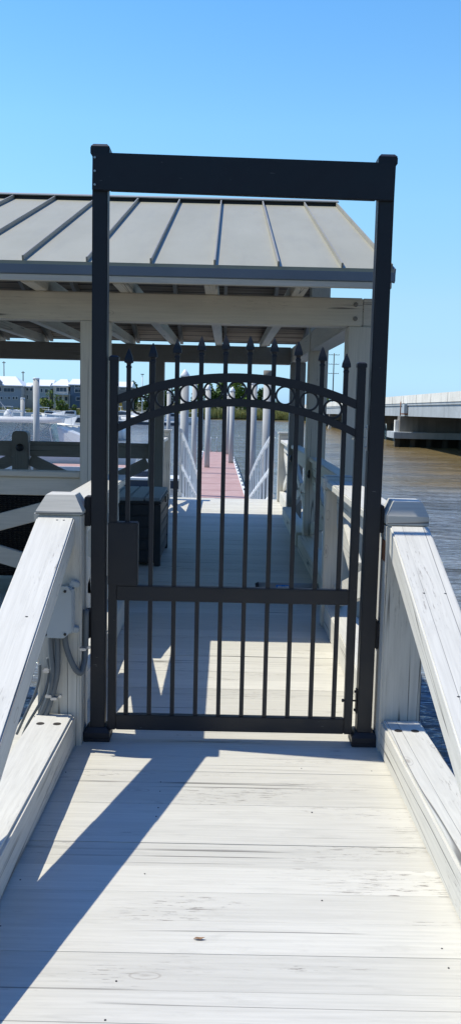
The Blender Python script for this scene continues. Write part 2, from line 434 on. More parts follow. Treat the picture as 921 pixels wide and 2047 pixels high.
for i in range(34):
    for x in (-.60, -.235, .325, .62):
        for q in (.28, .72):
            if rn.random() < .74: continue
            y = -1.6+(i+q)*p+rn.uniform(-.012, .012); xx = x+rn.uniform(-.02, .02)
            if y < YB-.02: m.lathe((xx, y, (YB-y)*SL), [(.0034*rn.uniform(.6, 1.2), -.002), (.0026, .0015)], 7)
m.build('nail_heads', M['bolt'], rdk)
m = MB(); planks(m, -.93, .96, YB, 6.16, lambda y: 0.0); planks(m, -6.2, 1.12, 6.16, 12.2, lambda y: 0.0); planks(m, -1.1, 1.12, 12.2, 14.2, lambda y: 0.0)
m.box(-.93, -.86, YB, 6.1, -.30, -.045); m.box(.89, .96, YB, 6.1, -.30, -.045)
m.box(-6.2, 1.12, 6.1, 6.158, -.30, -.003); m.box(1.122, 1.16, 6.1, 14.2, -.3, -.003); m.box(-6.2, -1.1, 12.202, 12.25, -.3, -.003)
struct(m.build('pier_deck', M['deck']))

# ------------------------------------------------------------------ steel gate frame
GY = 3.885
fr = empty('gate_portal', (.05, GY, 0), 'tall black steel portal frame standing around the arched gate', 'gate frame')
def frame_post(x0, x1, top):
    p = MB().box(x0, x1, GY-.036, GY+.036, .02, top, .004).build('post', M['black'], fr)
    xc = (x0+x1)/2
    m = MB(); hw = .0575
    m.box(xc-hw, xc+hw, GY-hw, GY+hw, .001, .02, .003)
    m.loft([[(xc+sx*hw*s, GY+sy*hw*s, z) for sx, sy in ((-1, -1), (1, -1), (1, 1), (-1, 1))] for s, z in ((.985, .0205), (.99, .042), (.72, .062), (.68, .063))], smooth=False)
    m.build('base_plate', M['black'], p)
    m = MB(); hw = .0395
    m.box(xc-hw, xc+hw, GY-.042, GY+.042, top-.012, top+.018, .003)
    m.loft([[(xc+sx*hw*s, GY+sy*.042*s, z) for sx, sy in ((-1, -1), (1, -1), (1, 1), (-1, 1))] for s, z in ((.97, top+.0185), (.7, top+.030))], smooth=False)
    m.build('cap', M['black'], p)
    return p
pL = frame_post(-.573, -.509, 2.515); pR = frame_post(.608, .673, 2.502)
bm_ = MB(); bm_.bar((-.571, GY-.044, 2.432), (.671, GY-.044, 2.418), .014, .15, .003)
bm_.bar((-.507, GY+.029, 2.437), (.606, GY+.029, 2.424), .012, .135, .003)
for xx in (-.42, .045, .52): bm_.bar((xx, GY-.036, 2.43), (xx, GY+.022, 2.43), .012, .10, 0)
cb = bm_.build('crossbeam', M['black'], fr)
for z in (2.485, 2.432, 2.378): MB().lathe((-.560, GY-.052, z), [(.0045, -.004), (.0045, .002), (.002, .003)], 10, ax='Y').build('screw', M['steel'], cb)
def bracket(x0, x1, z0, z1): MB().box(x0, x1, GY-.025, GY+.06, z0, z1, .003).build('spacer_block', M['blackwood'], fr)
bracket(-.603, -.575, .958, 1.085); bracket(-.607, -.575, .46, .58)
bracket(.675, .69, .955, 1.075); bracket(.675, .69, .44, .56)

# ------------------------------------------------------------------ gate leaf
g = empty('gate', (.05, GY, .04), 'black metal arched gate with spear pickets and a row of rings', 'gate')
xs0, xs1, xs2, xs3 = -.499, -.463, .552, .588
for a, b, top in ((xs0, xs1, 1.672), (xs2, xs3, 1.668)):
    st = MB().box(a, b, GY-.02, GY+.02, .045, top, .003).build('stile', M['black'], g)
    m = MB(); m.box(a-.003, b+.003, GY-.023, GY+.023, top-.006, top+.012, .002)
    m.loft([[((a+b)/2+sx*.02*s, GY+sy*.022*s, z) for sx, sy in ((-1, -1), (1, -1), (1, 1), (-1, 1))] for s, z in ((.95, top+.0123), (.6, top+.018))], smooth=False)
    m.build('cap', M['black'], st)
MB().box(xs1+.001, xs2-.001, GY-.018, GY+.018, .045, .114, .003).build('bottom_rail', M['black'], g)
MB().box(xs1+.001, xs2-.001, GY-.018, GY+.018, .632, .698, .003).build('middle_rail', M['black'], g)
XC, HW = .045, .508
def arcz(x, mid, rise): 
    u = (x-XC)/HW
    Rr = (HW*HW+rise*rise)/(2*rise)
    return mid - Rr + math.sqrt(max(0, Rr*Rr-(u*HW)**2))
def arch(name, mid, rise, th, d):
    n = 40; m = MB(); rings = []
    for i in range(n+1):
        x = xs1+.001 + (xs2-xs1-.002)*i/n; z = arcz(x, mid, rise)
        rings.append([(x, GY-d, z-th), (x, GY+d, z-th), (x, GY+d, z), (x, GY-d, z)])
    m.loft(rings, smooth=False); return m.build(name, M['black'], g)
arch('upper_arch_rail', 1.627, .102, .038, .018); arch('lower_arch_rail', 1.519, .118, .033, .018)
PX = [-.419+.1027*i for i in range(10)]
for i, x in enumerate(PX):
    ztop = 1.766 - .066*((x-XC)/.464)**2 - .05
    zb = .115
    m = MB()
    m.box(x-.0095, x+.0095, GY-.0095, GY+.0095, .1145, ztop-.01, .0015)
    p = m.build('picket', M['black'], g)
    m = MB()
    q = [(.0075, -.012), (.0115, -.010), (.0115, -.004), (.0085, .0), (.0095, .008), (.0185, .012), (.0165, .028), (.0095, .050), (.0018, .070)]
    m.loft([[(x+sx*r, GY+sy*r*.8, ztop+h) for sx, sy in ((-1, -1), (1, -1), (1, 1), (-1, 1))] for r, h in q], smooth=False)
    m.build('finial', M['black'], p)
for i in range(9):
    x = (PX[i]+PX[i+1])/2; a = arcz(x, 1.627, .102)-.038; b = arcz(x, 1.519, .118); z = (a+b)/2 ; r = max((a-b)/2, .0405)
    m = MB(); n = 36
    ro, ri = r+.002, r-.0065
    rings = [[(x+ri*math.cos(t_), GY-.009, z+ri*math.sin(t_)), (x+ro*math.cos(t_), GY-.009, z+ro*math.sin(t_)), (x+ro*math.cos(t_), GY+.009, z+ro*math.sin(t_)), (x+ri*math.cos(t_), GY+.009, z+ri*math.sin(t_))] for t_ in [2*math.pi*k_/n for k_ in range(n+1)]]
    m.loft(rings, smooth=False, caps=False); m.build('ring', M['black'], g)
lk = MB().box(xs0-.002, -.371, GY-.026, GY+.026, .699, .978, .004).build('lock_box', M['black'], g)
MB().box(-.5065, -.5015, GY-.012, GY+.012, .74, .965, .001).build('strike_plate', M['steel'], lk)
for z in (1.365, .195):
    h = MB()
    h.lathe((.54, GY, z), [(.004, -.0), (.004, .068)], 8, ax='X'); h.lathe((.541, GY, z), [(.008, 0), (.008, .008)], 6, ax='X')
    h.box(.602, .6065, GY-.016, GY+.016, z-.055, z+.055, .001)
    for dz in (-.042, .042): h.lathe((.598, GY, z+dz), [(.006, -.003), (.006, .004)], 8, ax='X')
    h.build('hinge', M['steel' if z > 1 else 'bolt'], g)

# ------------------------------------------------------------------ timber ramp posts, sloping beams, kerbs
PY0, PY1 = 3.78, 3.97
def rpost(x0, x1, zt, kind, label):
    e = empty('ramp_post', ((x0+x1)/2, (PY0+PY1)/2, 0), label, 'railing post', 'stout posts flanking the gate')
    MB().box(x0, x1, PY0, PY1, -.25, zt, .008).build('post_body', M['paintZ'], e)
    c = MB(); xc, yc = (x0+x1)/2, (PY0+PY1)/2; hx, hy = (x1-x0)/2, (PY1-PY0)/2
    if kind == 'flat': prof = ((1.05, zt+.001), (1.05, zt+.012), (.66, zt+.078), (.64, zt+.080))
    else: prof = ((.985, zt+.0008), (1.0, zt+.002), (1.0, zt+.040), (.70, zt+.100), (.68, zt+.101))
    c.loft([[(xc+sx*hx*s, yc+sy*hy*s, z) for sx, sy in ((-1, -1), (1, -1), (1, 1), (-1, 1))] for s, z in prof], smooth=False)
    c.build('cap', M['paintX'], e)
    return e
eL = rpost(-.790, -.602, 1.018, 'flat', 'thick white timber post left of the gate carrying a grey junction box')
eR = rpost(.692, .866, 1.000, 'cham', 'thick white timber post right of the gate with chamfered shaded top')
MB().box(.693-.0045, .6915, PY0+.03, PY0+.10, .84, .93, .001).build('rust_stain', M['rust'], eR)
MB().box(.8665, .872, PY0+.02, PY1-.02, -.1, .345, .001).build('side_plate', M['concs'], eR)
# sloping beams: top face leaves the post at z=1.00 and falls toward the land
SLOPE = 0.392
def sloping(x0, x1, lab, zt):
    th, y1 = .118, PY0-.002
    y0 = .95
    zf = lambda y: zt-(y1-y)*SLOPE
    m = MB(); m.prism([(y1, zf(y1)), (y0, zf(y0)), (y0, zf(y0)-th), (y1, zf(y1)-th)], x0, x1, 'YZ', .006)
    o = m.build('sloping_beam', M['slopeL']); tag(o, lab, 'railing beam', 'sloping white beams falling from the gate posts'); return o
sbL = sloping(-.79, -.632, 'broad white sloping handrail beam running down from the post with the junction box', 1.006)
sbR = sloping(.702, .866, 'broad white sloping handrail beam running down from the chamfered post by the open water', 1.000)
m = MB()
for x, y in ((.75, 3.3), (.83, 3.3), (.75, 2.75), (.83, 2.72)):
    z = 1.0-(PY0-y)*SLOPE; m.lathe((x, y, z-.002), [(.005, -.001), (.005, .0035)], 8)
m.build('nail', M['bolt'], sbR)
m = MB()
for x, y in ((-.70, 3.755), (-.672, 3.755), (-.685, 3.1)):
    z = 1.006-(PY0-y)*SLOPE; m.lathe((x, y, z-.002), [(.005, -.001), (.005, .0035)], 8)
m.build('nail', M['bolt'], sbL)
def kerb(x0, x1, lab, y0=-1.5):
    y1 = PY0-.003; zt = lambda y: .150+(YB-y)*SL
    m = MB(); m.prism([(y1, zt(y1)), (y0, zt(y0)), (y0, zt(y0)-.147), (YB, zt(YB)-.149), (y1, zt(y1)-.146)], x0, x1, 'YZ', .010)
    o = m.build('kerb_beam', M['kerbY']); tag(o, lab, 'kerb beam', 'heavy white kerb beams along the ramp')
    # counterbored bolt holes
    for dx in (-.035, .035):
        h = MB(); y = y1-.14; z = zt(y)
        h.lathe(((x0+x1)/2+dx, y, z-.002), [(.017, 0), (.017, .0028)], 20); h.build('bolt_hole', M['dark'], o)
    return o
kL = kerb(-.800, -.628, 'heavy white timber kerb on the shaded side of the ramp beside the conduits')
kR = kerb(.698, .868, 'heavy white timber kerb on the sunny side of the ramp beside the water')

# ------------------------------------------------------------------ junction box and conduits on the left post
jb = empty('junction_box', (-.69, PY0, .6), 'grey plastic electrical junction box with conduits on the white gate post', 'junction box')
yf = PY0-.001
m = MB(); m.box(-.748, -.628, yf-.055, yf, .515, .712, .006)
for x, z in ((-.620, .722), (-.622, .525)): m.prism([(x-.035, z-.012), (x+.012, z-.012), (x+.014, z+.010), (x-.02, z+.02)], yf-.030, yf, 'XZ', .003)
m.build('body', M['boxgrey'], jb)
m = MB(); m.prism([(-.756, .505), (-.735, .498), (-.668, .496), (-.650, .51), (-.632, .53), (-.632, .695), (-.65, .722), (-.735, .722), (-.758, .70)], yf-.062, yf-.0555, 'XZ', .002)
lidj = m.build('cover', M['boxgrey'], jb)
for x, z in ((-.66, .515), (-.742, .512), (-.66, .70)): MB().lathe((x, yf-.064, z), [(.006, -.002), (.006, .003)], 10, ax='Y').build('screw', M['bolt'], lidj)
def curve(ps, n=10):                     # Catmull-Rom through points
    ps = [Vector(p) for p in ps]; P = [2*ps[0]-ps[1]]+ps+[2*ps[-1]-ps[-2]]; o = []
    for i in range(1, len(P)-2):
        for j in range(n):
            t = j/n; a, b, c, d = P[i-1:i+3]
            o.append(.5*((2*b)+(c-a)*t+(2*a-5*b+4*c-d)*t*t+(3*b-a-3*c+d)*t**3))
    o.append(ps[-1]); return o
for pts, r in (([(-.668, yf-.03, .52), (-.66, yf-.03, .45), (-.63, yf-.03, .37), (-.603, yf-.02, .335), (-.592, yf-.0, .36), (-.588, yf+.03, .42), (-.587, yf+.04, .60)], .0125),
               ([(-.70, yf-.03, .52), (-.697, yf-.03, .42), (-.70, yf-.03, .33), (-.725, yf-.025, .22), (-.77, yf-.02, .10), (-.82, yf, .02), (-.86, yf+.02, -.12)], .0125),
               ([(-.728, yf-.03, .52), (-.725, yf-.03, .42), (-.718, yf-.03, .34), (-.735, yf-.025, .24), (-.78, yf-.02, .13), (-.83, yf, .04), (-.88, yf+.02, -.10)], .0125),
               ([(-.742, yf-.02, .40), (-.735, yf-.02, .33), (-.755, yf-.02, .24), (-.79, yf-.02, .17), (-.84, yf, .08), (-.9, yf+.02, -.08)], .006),
               ([(-.775, yf-.02, .37), (-.778, yf-.02, .31), (-.80, yf-.02, .23), (-.84, yf-.02, .14), (-.88, yf, .05)], .006)):
    MB().tube(curve(pts), r, 10).build('conduit', M['conduit'], jb)
for x, z in ((-.735, .235), (-.712, .225), (-.745, .345), (-.588, .445)):
    m = MB(); m.box(x-.014, x+.014, yf-.045, yf-.012, z-.006, z+.006, .002); m.lathe((x+.021, yf-.006, z), [(.007, -.003), (.007, .004)], 10, ax='Y'); m.build('pipe_clamp', M['steel'], jb)

# ------------------------------------------------------------------ cross-braced railings
def railing(a, b, label, mat='paint', zt=1.0, sub='', capw=.19, group='cross braced white pier railings', posts=(), kerbs=None, flat=True, braces=True, board=.125, th=.055, zb=.19, bw=.12):
    """railing from a to b (xy), with top cap, side board, X braces"""
    a, b = Vector((*a, 0)), Vector((*b, 0)); d = (b-a).normalized(); e = empty('pier_railing', (a+b)/2, label, 'railing', group)
    ax = 'Y' if abs(d.y) > abs(d.x) else 'X'
    up = Vector((0, 0, 1))
    MB().bar(a+up*(zt-.022), b+up*(zt-.022), capw, .044, .006).build('top_rail', M[mat+ax], e)
    MB().bar(a+up*(zt-.046-board/2), b+up*(zt-.046-board/2), th, board, .005).build('side_board', M[mat+ax], e)
    if braces:
        z1, z0 = zt-.05-board, zb
        MB().bar(a+up*(z1-.03), b+up*(z0+.03), th*.8, bw, .004, ).build('brace', M[mat+ax], e)
        p, q = a+up*(z0+.03), b+up*(z1-.03); mid = (p+q)/2; cut = .065*(q-p).length/abs(z1-z0)
        s = (q-p).normalized()
        m = MB(); m.bar(p, mid-s*bw*.95, th*.8, bw, .004); m.bar(mid+s*bw*.95, q, th*.8, bw, .004); m.build('brace', M[mat+ax], e)
    if kerbs:
        MB().bar(a+up*.085, b+up*.085, kerbs, .165, .006).build('kerb', M[mat+ax], e)
    for (f, w, top) in posts:
        c = a+(b-a)*f
        p = MB().box(c.x-w/2, c.x+w/2, c.y-w/2, c.y+w/2, .001, top, .01).build('post', M[mat+'Z'], e)
    return e
# gate -> pavilion
rl1 = railing((-.745, PY1+.003), (-.745, 6.13), 'white cross braced railing between the gate and pavilion on the junction box side', kerbs=.17, capw=.20, board=.15, bw=.20)
rr1 = railing((.775, PY1+.003), (.775, 5.98), 'white cross braced railing between the gate and pavilion on the water side', kerbs=.17, capw=.20, board=.15, bw=.15)
MB().box(.675, .815, 5.985, 6.115, .001, .94, .008).build('post', M['softZ'], rr1)
MB().box(.655, .865, 5.983, 6.14, .9405, 1.03, .012).build('post_block', M['paintX'], rr1)

# ------------------------------------------------------------------ pavilion
pv = empty('pavilion', (-2, 9.1, 0), 'open timber pavilion with standing seam metal roof over the pier deck', 'pavilion')
YF, YBk, YR, YM = 6.40, 11.95, 9.1, 9.35
EV0, EV1, ZE, ZR = 5.8, 12.4, 2.36, 3.445
ZB0, ZB1 = 2.045, 2.235
XR, XL = 1.028, -7.2
PW2 = .097
def pbox(name, mat, *a, b=.006, parent=None): return MB().box(*a, b).build(name, M[mat], parent or pv)
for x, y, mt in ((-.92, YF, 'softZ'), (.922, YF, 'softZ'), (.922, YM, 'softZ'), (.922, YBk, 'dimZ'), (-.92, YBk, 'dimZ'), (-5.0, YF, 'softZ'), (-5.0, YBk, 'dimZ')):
    top = ZB0-.001 if y != YM else 2.9
    pbox('post', mt, x-PW2, x+PW2, y-PW2, y+PW2, .001, top)
fb = pbox('front_beam', 'softX', -7.0, .918, YF-.10, YF+.10, ZB0, ZB1)
pbox('beam_end', 'softX', .9205, 1.02, YF-.085, YF+.10, ZB0, ZB1)
for z in (2.095, 2.19): MB().lathe((.868, YF-.103, z), [(.006, -.004), (.011, -.003), (.016, -.002), (.016, .004)], 14, ax='Y').build('bolt_head', M['concs'], fb)
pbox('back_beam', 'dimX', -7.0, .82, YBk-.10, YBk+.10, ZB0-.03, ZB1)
pbox('side_beam', 'softY', .832, 1.012, YF+.102, YBk+.1, ZB0, ZB1)
# joists and rafters
slope = (ZR-ZE)/(YR-EV0)
JX = [-.118+.5825*i for i in range(-10, 2)]
for x in JX:
    x = round(x, 3)
    mt = 'softY'
    pbox('joist', mt, x-.043, x+.043, 5.865, 12.34, ZB1+.001, ZB1+.10, b=.003)
def roofz(y): return ZR-abs(y-YR)*slope
for x in [j+.08 for j in JX]+[1.005]:
    for s in (-1, 1):
        y0, y1 = YR+s*.03, (EV0+.07 if s < 0 else EV1-.07)
        m = MB(); m.prism([(y0, roofz(y0)-.05), (y1, roofz(y1)-.05), (y1, roofz(y1)-.11), (y1+(-s)*.25, roofz(y1)-.05-.12+.25*slope), (y0, roofz(y0)-.22)], x-.02, x+.02, 'YZ')
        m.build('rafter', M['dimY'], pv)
pbox('ridge_beam', 'dimX', XL+.1, XR-.05, YR-.028, YR+.028, ZR-.32, ZR-.06)
for s, Ye in ((-1, EV0), (1, EV1)):
    # ceiling boards, then metal
    mc = MB(); mc.prism([(YR, ZR-.048), (Ye-s*.03, roofz(Ye-s*.03)-.048), (Ye-s*.03, roofz(Ye-s*.03)-.024), (YR, ZR-.024)], XL+.04, XR-.04, 'YZ'); mc.build('ceiling_boards', M['ceil'], pv)
    mr = MB(); mr.prism([(YR, ZR-.022), (Ye, roofz(Ye)-.022), (Ye, roofz(Ye)), (YR, ZR)], XL, XR, 'YZ')
    rf = mr.build('roof_panel', M['roof'], pv)
    ms = MB(); x = XR-.012; n = 0
    L = Vector((0, Ye-YR, roofz(Ye)-ZR))
    xs = [XR-.012]+[.705-.4*i for i in range(20)]
    for x in xs:
        a = Vector((x, YR+s*.02, ZR+.014)); b_ = Vector((x, Ye+s*.004, roofz(Ye)+.014))
        ms.bar(a, b_, .012, .034, .002)
    ms.build('standing_seams', M['seam'], rf)
    # gutter-like drip fascia and board beneath
    MB().box(XL, XR+.01, Ye-.024, Ye+.024, ZE-(.083 if s < 0 else .05), ZE-.024, .004).build('fascia', M['gutter'], pv)
    if s < 0: MB().box(XL+.02, XR-.01, Ye-.018, Ye+.018, ZE-.124, ZE-.0845, .003).build('eave_board', M['softX'], pv)
MB().loft([[(x, YR-.12, ZR-.002), (x, YR-.12, ZR+.008), (x, YR, ZR+.046), (x, YR+.12, ZR+.008), (x, YR+.12, ZR-.002), (x, YR, ZR+.036)] for x in (XL, XR+.01)], smooth=False).build('ridge_cap', M['seam'], pv)
MB().box(XL+.01, XR-.004, YR-.09, YR+.09, ZR-.029, ZR+.004, 0).build('ridge_gap_shade', M['bolt'], pv)  # dark strip painting the shade in the gap under the ridge cap
MB().bar((XR+.006, EV0-.01, ZE-.045), (XR+.006, YR-.02, ZR-.045), .012, .09, .002).build('rake_trim', M['gutter'], pv)
MB().bar((XR+.006, YR+.02, ZR-.045), (XR+.006, EV1+.01, ZE-.045), .012, .09, .002).build('rake_trim', M['gutter'], pv)

# pavilion railings
railing((-1.02, YF), (-3.0, YF), 'grey painted cross braced railing along the pavilion front before the wicker sofa', mat='soft', capw=.10, board=.13, th=.06, group='grey railings of the pavilion', zt=.995)
br = railing((-.99-.03, YBk), (-2.58, YBk), 'shaded railing at the pavilion back overlooking the boats', mat='dim', capw=.075, board=.155, th=.06, group='grey railings of the pavilion', zt=.945, braces=False)
def backpost(x, par):
    m = MB(); w_ = .105
    m.prism([(x-w_, .001), (x+w_, .001), (x+w_, 1.02), (x+w_-.012, 1.055), (x+w_-.04, 1.075), (x-w_+.04, 1.075), (x-w_+.012, 1.055), (x-w_, 1.02)], YBk-.09, YBk+.09, 'XZ', .006)
    p = m.build('post', M['dimZ'], par)
    MB().lathe((x, YBk-.092, .86), [(.052, -.001), (.05, -.018), (.038, -.034), (.015, -.044)], 18, True, 'Y').build('bolt_head', M['bolt'], p)
backpost(-2.70, br)
MB().bar((-2.585, YBk, .70), (-1.42, YBk, .17), .05, .15, .004).build('brace', M['dimX'], br)
MB().bar((-1.03, YBk, .69), (-1.40, YBk, .50), .05, .15, .004).build('brace', M['dimX'], br)
MB().bar((-2.815, YBk, .92), (-4.9, YBk, .92), .075, .044, .005).build('top_rail', M['dimX'], br)
MB().bar((-2.815, YBk, .82), (-4.9, YBk, .82), .06, .155, .005).build('side_board', M['dimX'], br)
MB().bar((-2.815, YBk, .70), (-3.9, YBk, .2), .05, .15, .004).build('brace', M['dimX'], br)
for (y0, y1, lab) in ((YF+PW2+.002, YM-PW2-.002, 'grey cross braced railing between the front and middle pavilion posts on the water side'), (YM+PW2+.002, YBk-PW2-.002, 'grey cross braced railing between the middle and rear pavilion posts on the water side')):
    e = railing((.915, y0), (.915, y1), lab, mat='soft', capw=.12, board=.14, th=.06, zt=.97, group='grey railings of the pavilion')
    MB().box(.765, .905, y0, y1, .001, .155, .006).build('kerb', M['softY'], e)
    MB().lathe((.86, y1-.1, .80), [(.045, .0), (.043, -.016), (.02, -.03)], 16, True, 'X').build('bolt_head', M['bolt'], e)
e1 = railing((.915, YBk+PW2+.002), (.915, 13.82), 'sunlit white railing past the pavilion ending in a capped post above the gangway', capw=.16, board=.13, zt=.96, kerbs=.15, group='white railings past the pavilion')
def endpost(x, par):
    p = MB().box(x-.09, x+.09, 13.825, 14.0, .001, 1.04, .012).build('post', M['paintZ'], par); MB().box(x-.1, x+.1, 13.81, 14.015, 1.0405, 1.075, .01).build('cap', M['paintX'], p)
endpost(.90, e1)
e2 = railing((-.96, YBk+PW2+.002), (-.96, 13.82), 'sunlit white railing behind the storage box ending in a capped post', capw=.16, board=.13, zt=.96, kerbs=.15, group='white railings past the pavilion')
endpost(-.94, e2)

# ------------------------------------------------------------------ storage box, sofa, tube, leaf
sb = empty('deck_box', (-.86, 8.75, 0), 'dark slatted storage box with grey planked lid standing on the shaded deck', 'storage box')
bx0, bx1, by0, by1 = -1.16, -.575, 8.12, 9.22
m = MB(); m.box(bx0+.02, bx1-.02, by0+.02, by1-.02, .03, .575, .008)
for i in range(5):
    z = .05+i*.105; m.box(bx1-.024, bx1-.008, by0+.05, by1-.05, z, z+.095, .006); m.box(bx0+.05, bx1-.05, by0+.008, by0+.024, z, z+.095, .006)
for x in (bx0+.03, bx1-.03):
    for y in (by0+.03, by1-.03): m.box(x-.028, x+.028, y-.028, y+.028, .001, .57, .006)
m.build('body', M['resin'], sb)
m = MB(); m.box(bx0, bx1, by0, by1, .576, .60, .006); ld = m.build('lid', M['resin'], sb)
m = MB(); wd = (bx1-bx0-.02)/4
for i in range(4): m.box(bx0+.01+i*wd+.003, bx0+.01+(i+1)*wd-.003, by0+.006, by1-.006, .6005, .632, .006)
m.build('lid_boards', M['resinlid'], ld)
MB().box(bx1+.001, bx1+.014, 8.62, 8.70, .54, .60, .003).build('latch', M['bolt'], sb)
sf = empty('wicker_sofa', (-1.9, 7.0, 0), 'dark brown woven wicker sofa seen from behind the pavilion front railing', 'sofa')
MB().box(-2.75, -1.08, 6.72, 6.84, .16, .80, .03).build('backrest', M['wicker'], sf)
MB().box(-2.75, -1.08, 6.845, 7.5, .16, .40, .03).build('seat', M['wicker'], sf)
for x in (-2.75, -1.2): MB().box(x, x+.12, 6.845, 7.5, .402, .62, .03).build('armrest', M['wicker'], sf)
for x in (-2.68, -1.15):
    for y in (6.78, 7.43): MB().box(x-.03, x+.03, y-.03, y+.03, .001, .158, .004).build('leg', M['wicker'], sf)
MB().box(-2.6, -1.25, 6.90, 7.45, .405, .53, .04).build('cushion', M['navy'], sf)
tb = empty('grey_tube', (.53, 7.12, 0), 'grey tube with dark ends and blue label lying on the shaded deck', 'tube')
M['tubegrey'] = plain('grey_tube_paint', (.36, .35, .34), .5, sc=5)
M['blue'] = plain('blue_label', (.02, .22, .62), .5, sc=5)
MB().tube([(.29, 7.12, .040), (.76, 7.12, .040)], .036, 20).build('tube_body', M['tubegrey'], tb)
MB().tube([(.761, 7.12, .040), (.775, 7.12, .040), (.776, 7.12, .040), (.82, 7.12, .040)], [.036, .036, .026, .026], 16).build('end_fitting', M['bolt'], tb)
MB().tube([(.262, 7.12, .038), (.2895, 7.12, .040)], [.03, .041], 16).build('end_fitting', M['bolt'], tb)
rings = []
for x in (.425, .545): rings.append([(x, 7.12-math.cos(a)*.0372, .040+math.sin(a)*.0372) for a in [R(-50+10*i) for i in range(10)]])
lbl = MB().loft(rings, close=False, caps=False).build('blue_label', M['blue'], tb)
m = MB(); xx = .44
random.seed(3)
for i in range(9):
    wv = random.uniform(.005, .009); hh_ = random.choice((.009, .009, .014)); 
    m.box(xx, xx+wv, 7.12-.0395, 7.12-.0370, .044, .044+hh_, 0); xx += wv+.0035
m.build('white_lettering', M['white'], lbl)
m = MB(); t = bmesh.new(); L = [(-.5, 0, 0), (-.25, .16, .04), (.1, .2, .02), (.5, .02, .07), (.12, -.17, .03), (-.25, -.14, .05)]
c0 = on(398, 1879, .04); c0.z = (YB-c0.y)*SL+.003
vs = [t.verts.new((c0.x+a*.034, c0.y+b*.03, c0.z+c_*.08)) for a, b, c_ in L]; cvx = t.verts.new((c0.x, c0.y, c0.z+.001))
for i in range(6): t.faces.new((vs[i], vs[(i+1) % 6], cvx))
m._merge(t); M['dead'] = plain('dead_leaf', (.25, .14, .07), .8, sc=80)
tag(m.build('dry_leaf', M['dead']), 'small curled brown dry leaf lying on the sunlit ramp boards', 'leaf')

# ------------------------------------------------------------------ gangway and floating docks
gw = empty('gangway', (0, 14.25, 0), 'white aluminium gangway with railings dropping to the rose floating dock', 'gangway')
GY0, GY1 = 14.25, 27.0
gz = lambda y: -.01-(y-GY0)*(2.0-.06)/(GY1-GY0)
gx = lambda y: .02-(y-GY0)*.006
m = MB(); m.prism([(GY0, gz(GY0)), (GY1, gz(GY1)), (GY1, gz(GY1)-.1), (GY0, gz(GY0)-.1)], -.70, .70, 'YZ'); m.build('walkway', M['alu'], gw)
for s in (-1, 1):
    x = lambda y: gx(y)+s*.74
    bow = lambda y: 1.06+.10*math.sin(math.pi*(y-GY0)/(GY1-GY0))
    ys = [GY0+(GY1-GY0)*i/30 for i in range(31)]
    m = MB(); m.tube([(x(y), y, gz(y)+bow(y)) for y in ys], .038, 10); m.tube([(x(y), y, gz(y)+.06) for y in ys], .04, 10)
    rl = m.build('handrail', M['alu'], gw)
    m = MB(); m.tube([(x(y), y, gz(y)+.55) for y in ys], .035, 8); m.build('middle_rail', M['alu'], rl)
    for i in range(0, 10):
        y = GY0+.15+(GY1-GY0-.3)*i/9; MB().bar((x(y), y, gz(y)+.06), (x(y), y-.0, gz(y)+bow(y)-.02), .035, .04, 0, up=(0, 1, 0)).build('baluster', M['alu'], rl)
def plank_lines(m, x0, x1, y0, y1, z, step, gap=.05):
    y = y0
    while y < y1-.01:
        e = min(y+step-gap, y1); m.box(x0, x1, y, e, z-.05, z, 0); y += step
fdk = empty('floating_dock', (-.5, 50, ZD), 'long rose coloured floating dock leading out from the gangway into the river', 'floating dock')
ya, yb = 27.2, 65.0
xa, xb = -.13, -.62                                       # centre line drifts left
def dx(y): return xa+(xb-xa)*(y-ya)/(yb-ya)
hw = 1.02
m = MB(); y = ya
while y < yb:
    e = min(y+3.02, yb); c = dx((y+e)/2); m.box(c-hw+.05, c+hw-.05, y, e-.07, ZD-.06, ZD, 0); y += 3.02+.0
m.build('dock_boards', M['red'], fdk)
m = MB()
for s in (-1, 1): m.bar((dx(ya)+s*hw, ya, ZD-.08), (dx(yb)+s*hw, yb, ZD-.08), .11, .24, 0)
m.bar((dx(ya), (ya+yb)/2*0+yb+.05, ZD-.08), (dx(ya)+.001, yb+.06, ZD-.08), .1, .2, 0)
m.build('fender', M['alu'], fdk)
m = MB(); m.prism([(dx(ya)-hw+.1, ya), (dx(ya)+hw-.1, ya), (dx(yb)+hw-.1, yb), (dx(yb)-hw+.1, yb)], ZW-.2, ZD-.09, 'XY'); m.build('float', M['concs'], fdk)
for i in range(16):
    y = 32+i*2.0
    for s in (-1, 1): MB().bar((dx(y)+s*(hw+.0), y, ZD+.06), (dx(y)+s*hw, y+.42, ZD+.06), .05, .05, 0).build('cleat', M['bolt'], fdk)
lx = on(430, 903, ZD); lx.y = yb-.1
m = MB(); z0 = ZD
m.tube(curve([(lx.x-.35, lx.y+.12, ZW), (lx.x-.35, lx.y+.12, z0+.8), (lx.x-.3, lx.y-.1, z0+1.05), (lx.x-.3, lx.y-.3, z0+.9), (lx.x-.3, lx.y-.35, z0)], 6), .03, 8)
m.tube(curve([(lx.x+.1, lx.y+.12, ZW), (lx.x+.1, lx.y+.12, z0+.8), (lx.x+.1, lx.y-.1, z0+1.05), (lx.x+.1, lx.y-.3, z0+.9), (lx.x+.1, lx.y-.35, z0)], 6), .03, 8)
m.build('ladder', M['steel'], fdk)
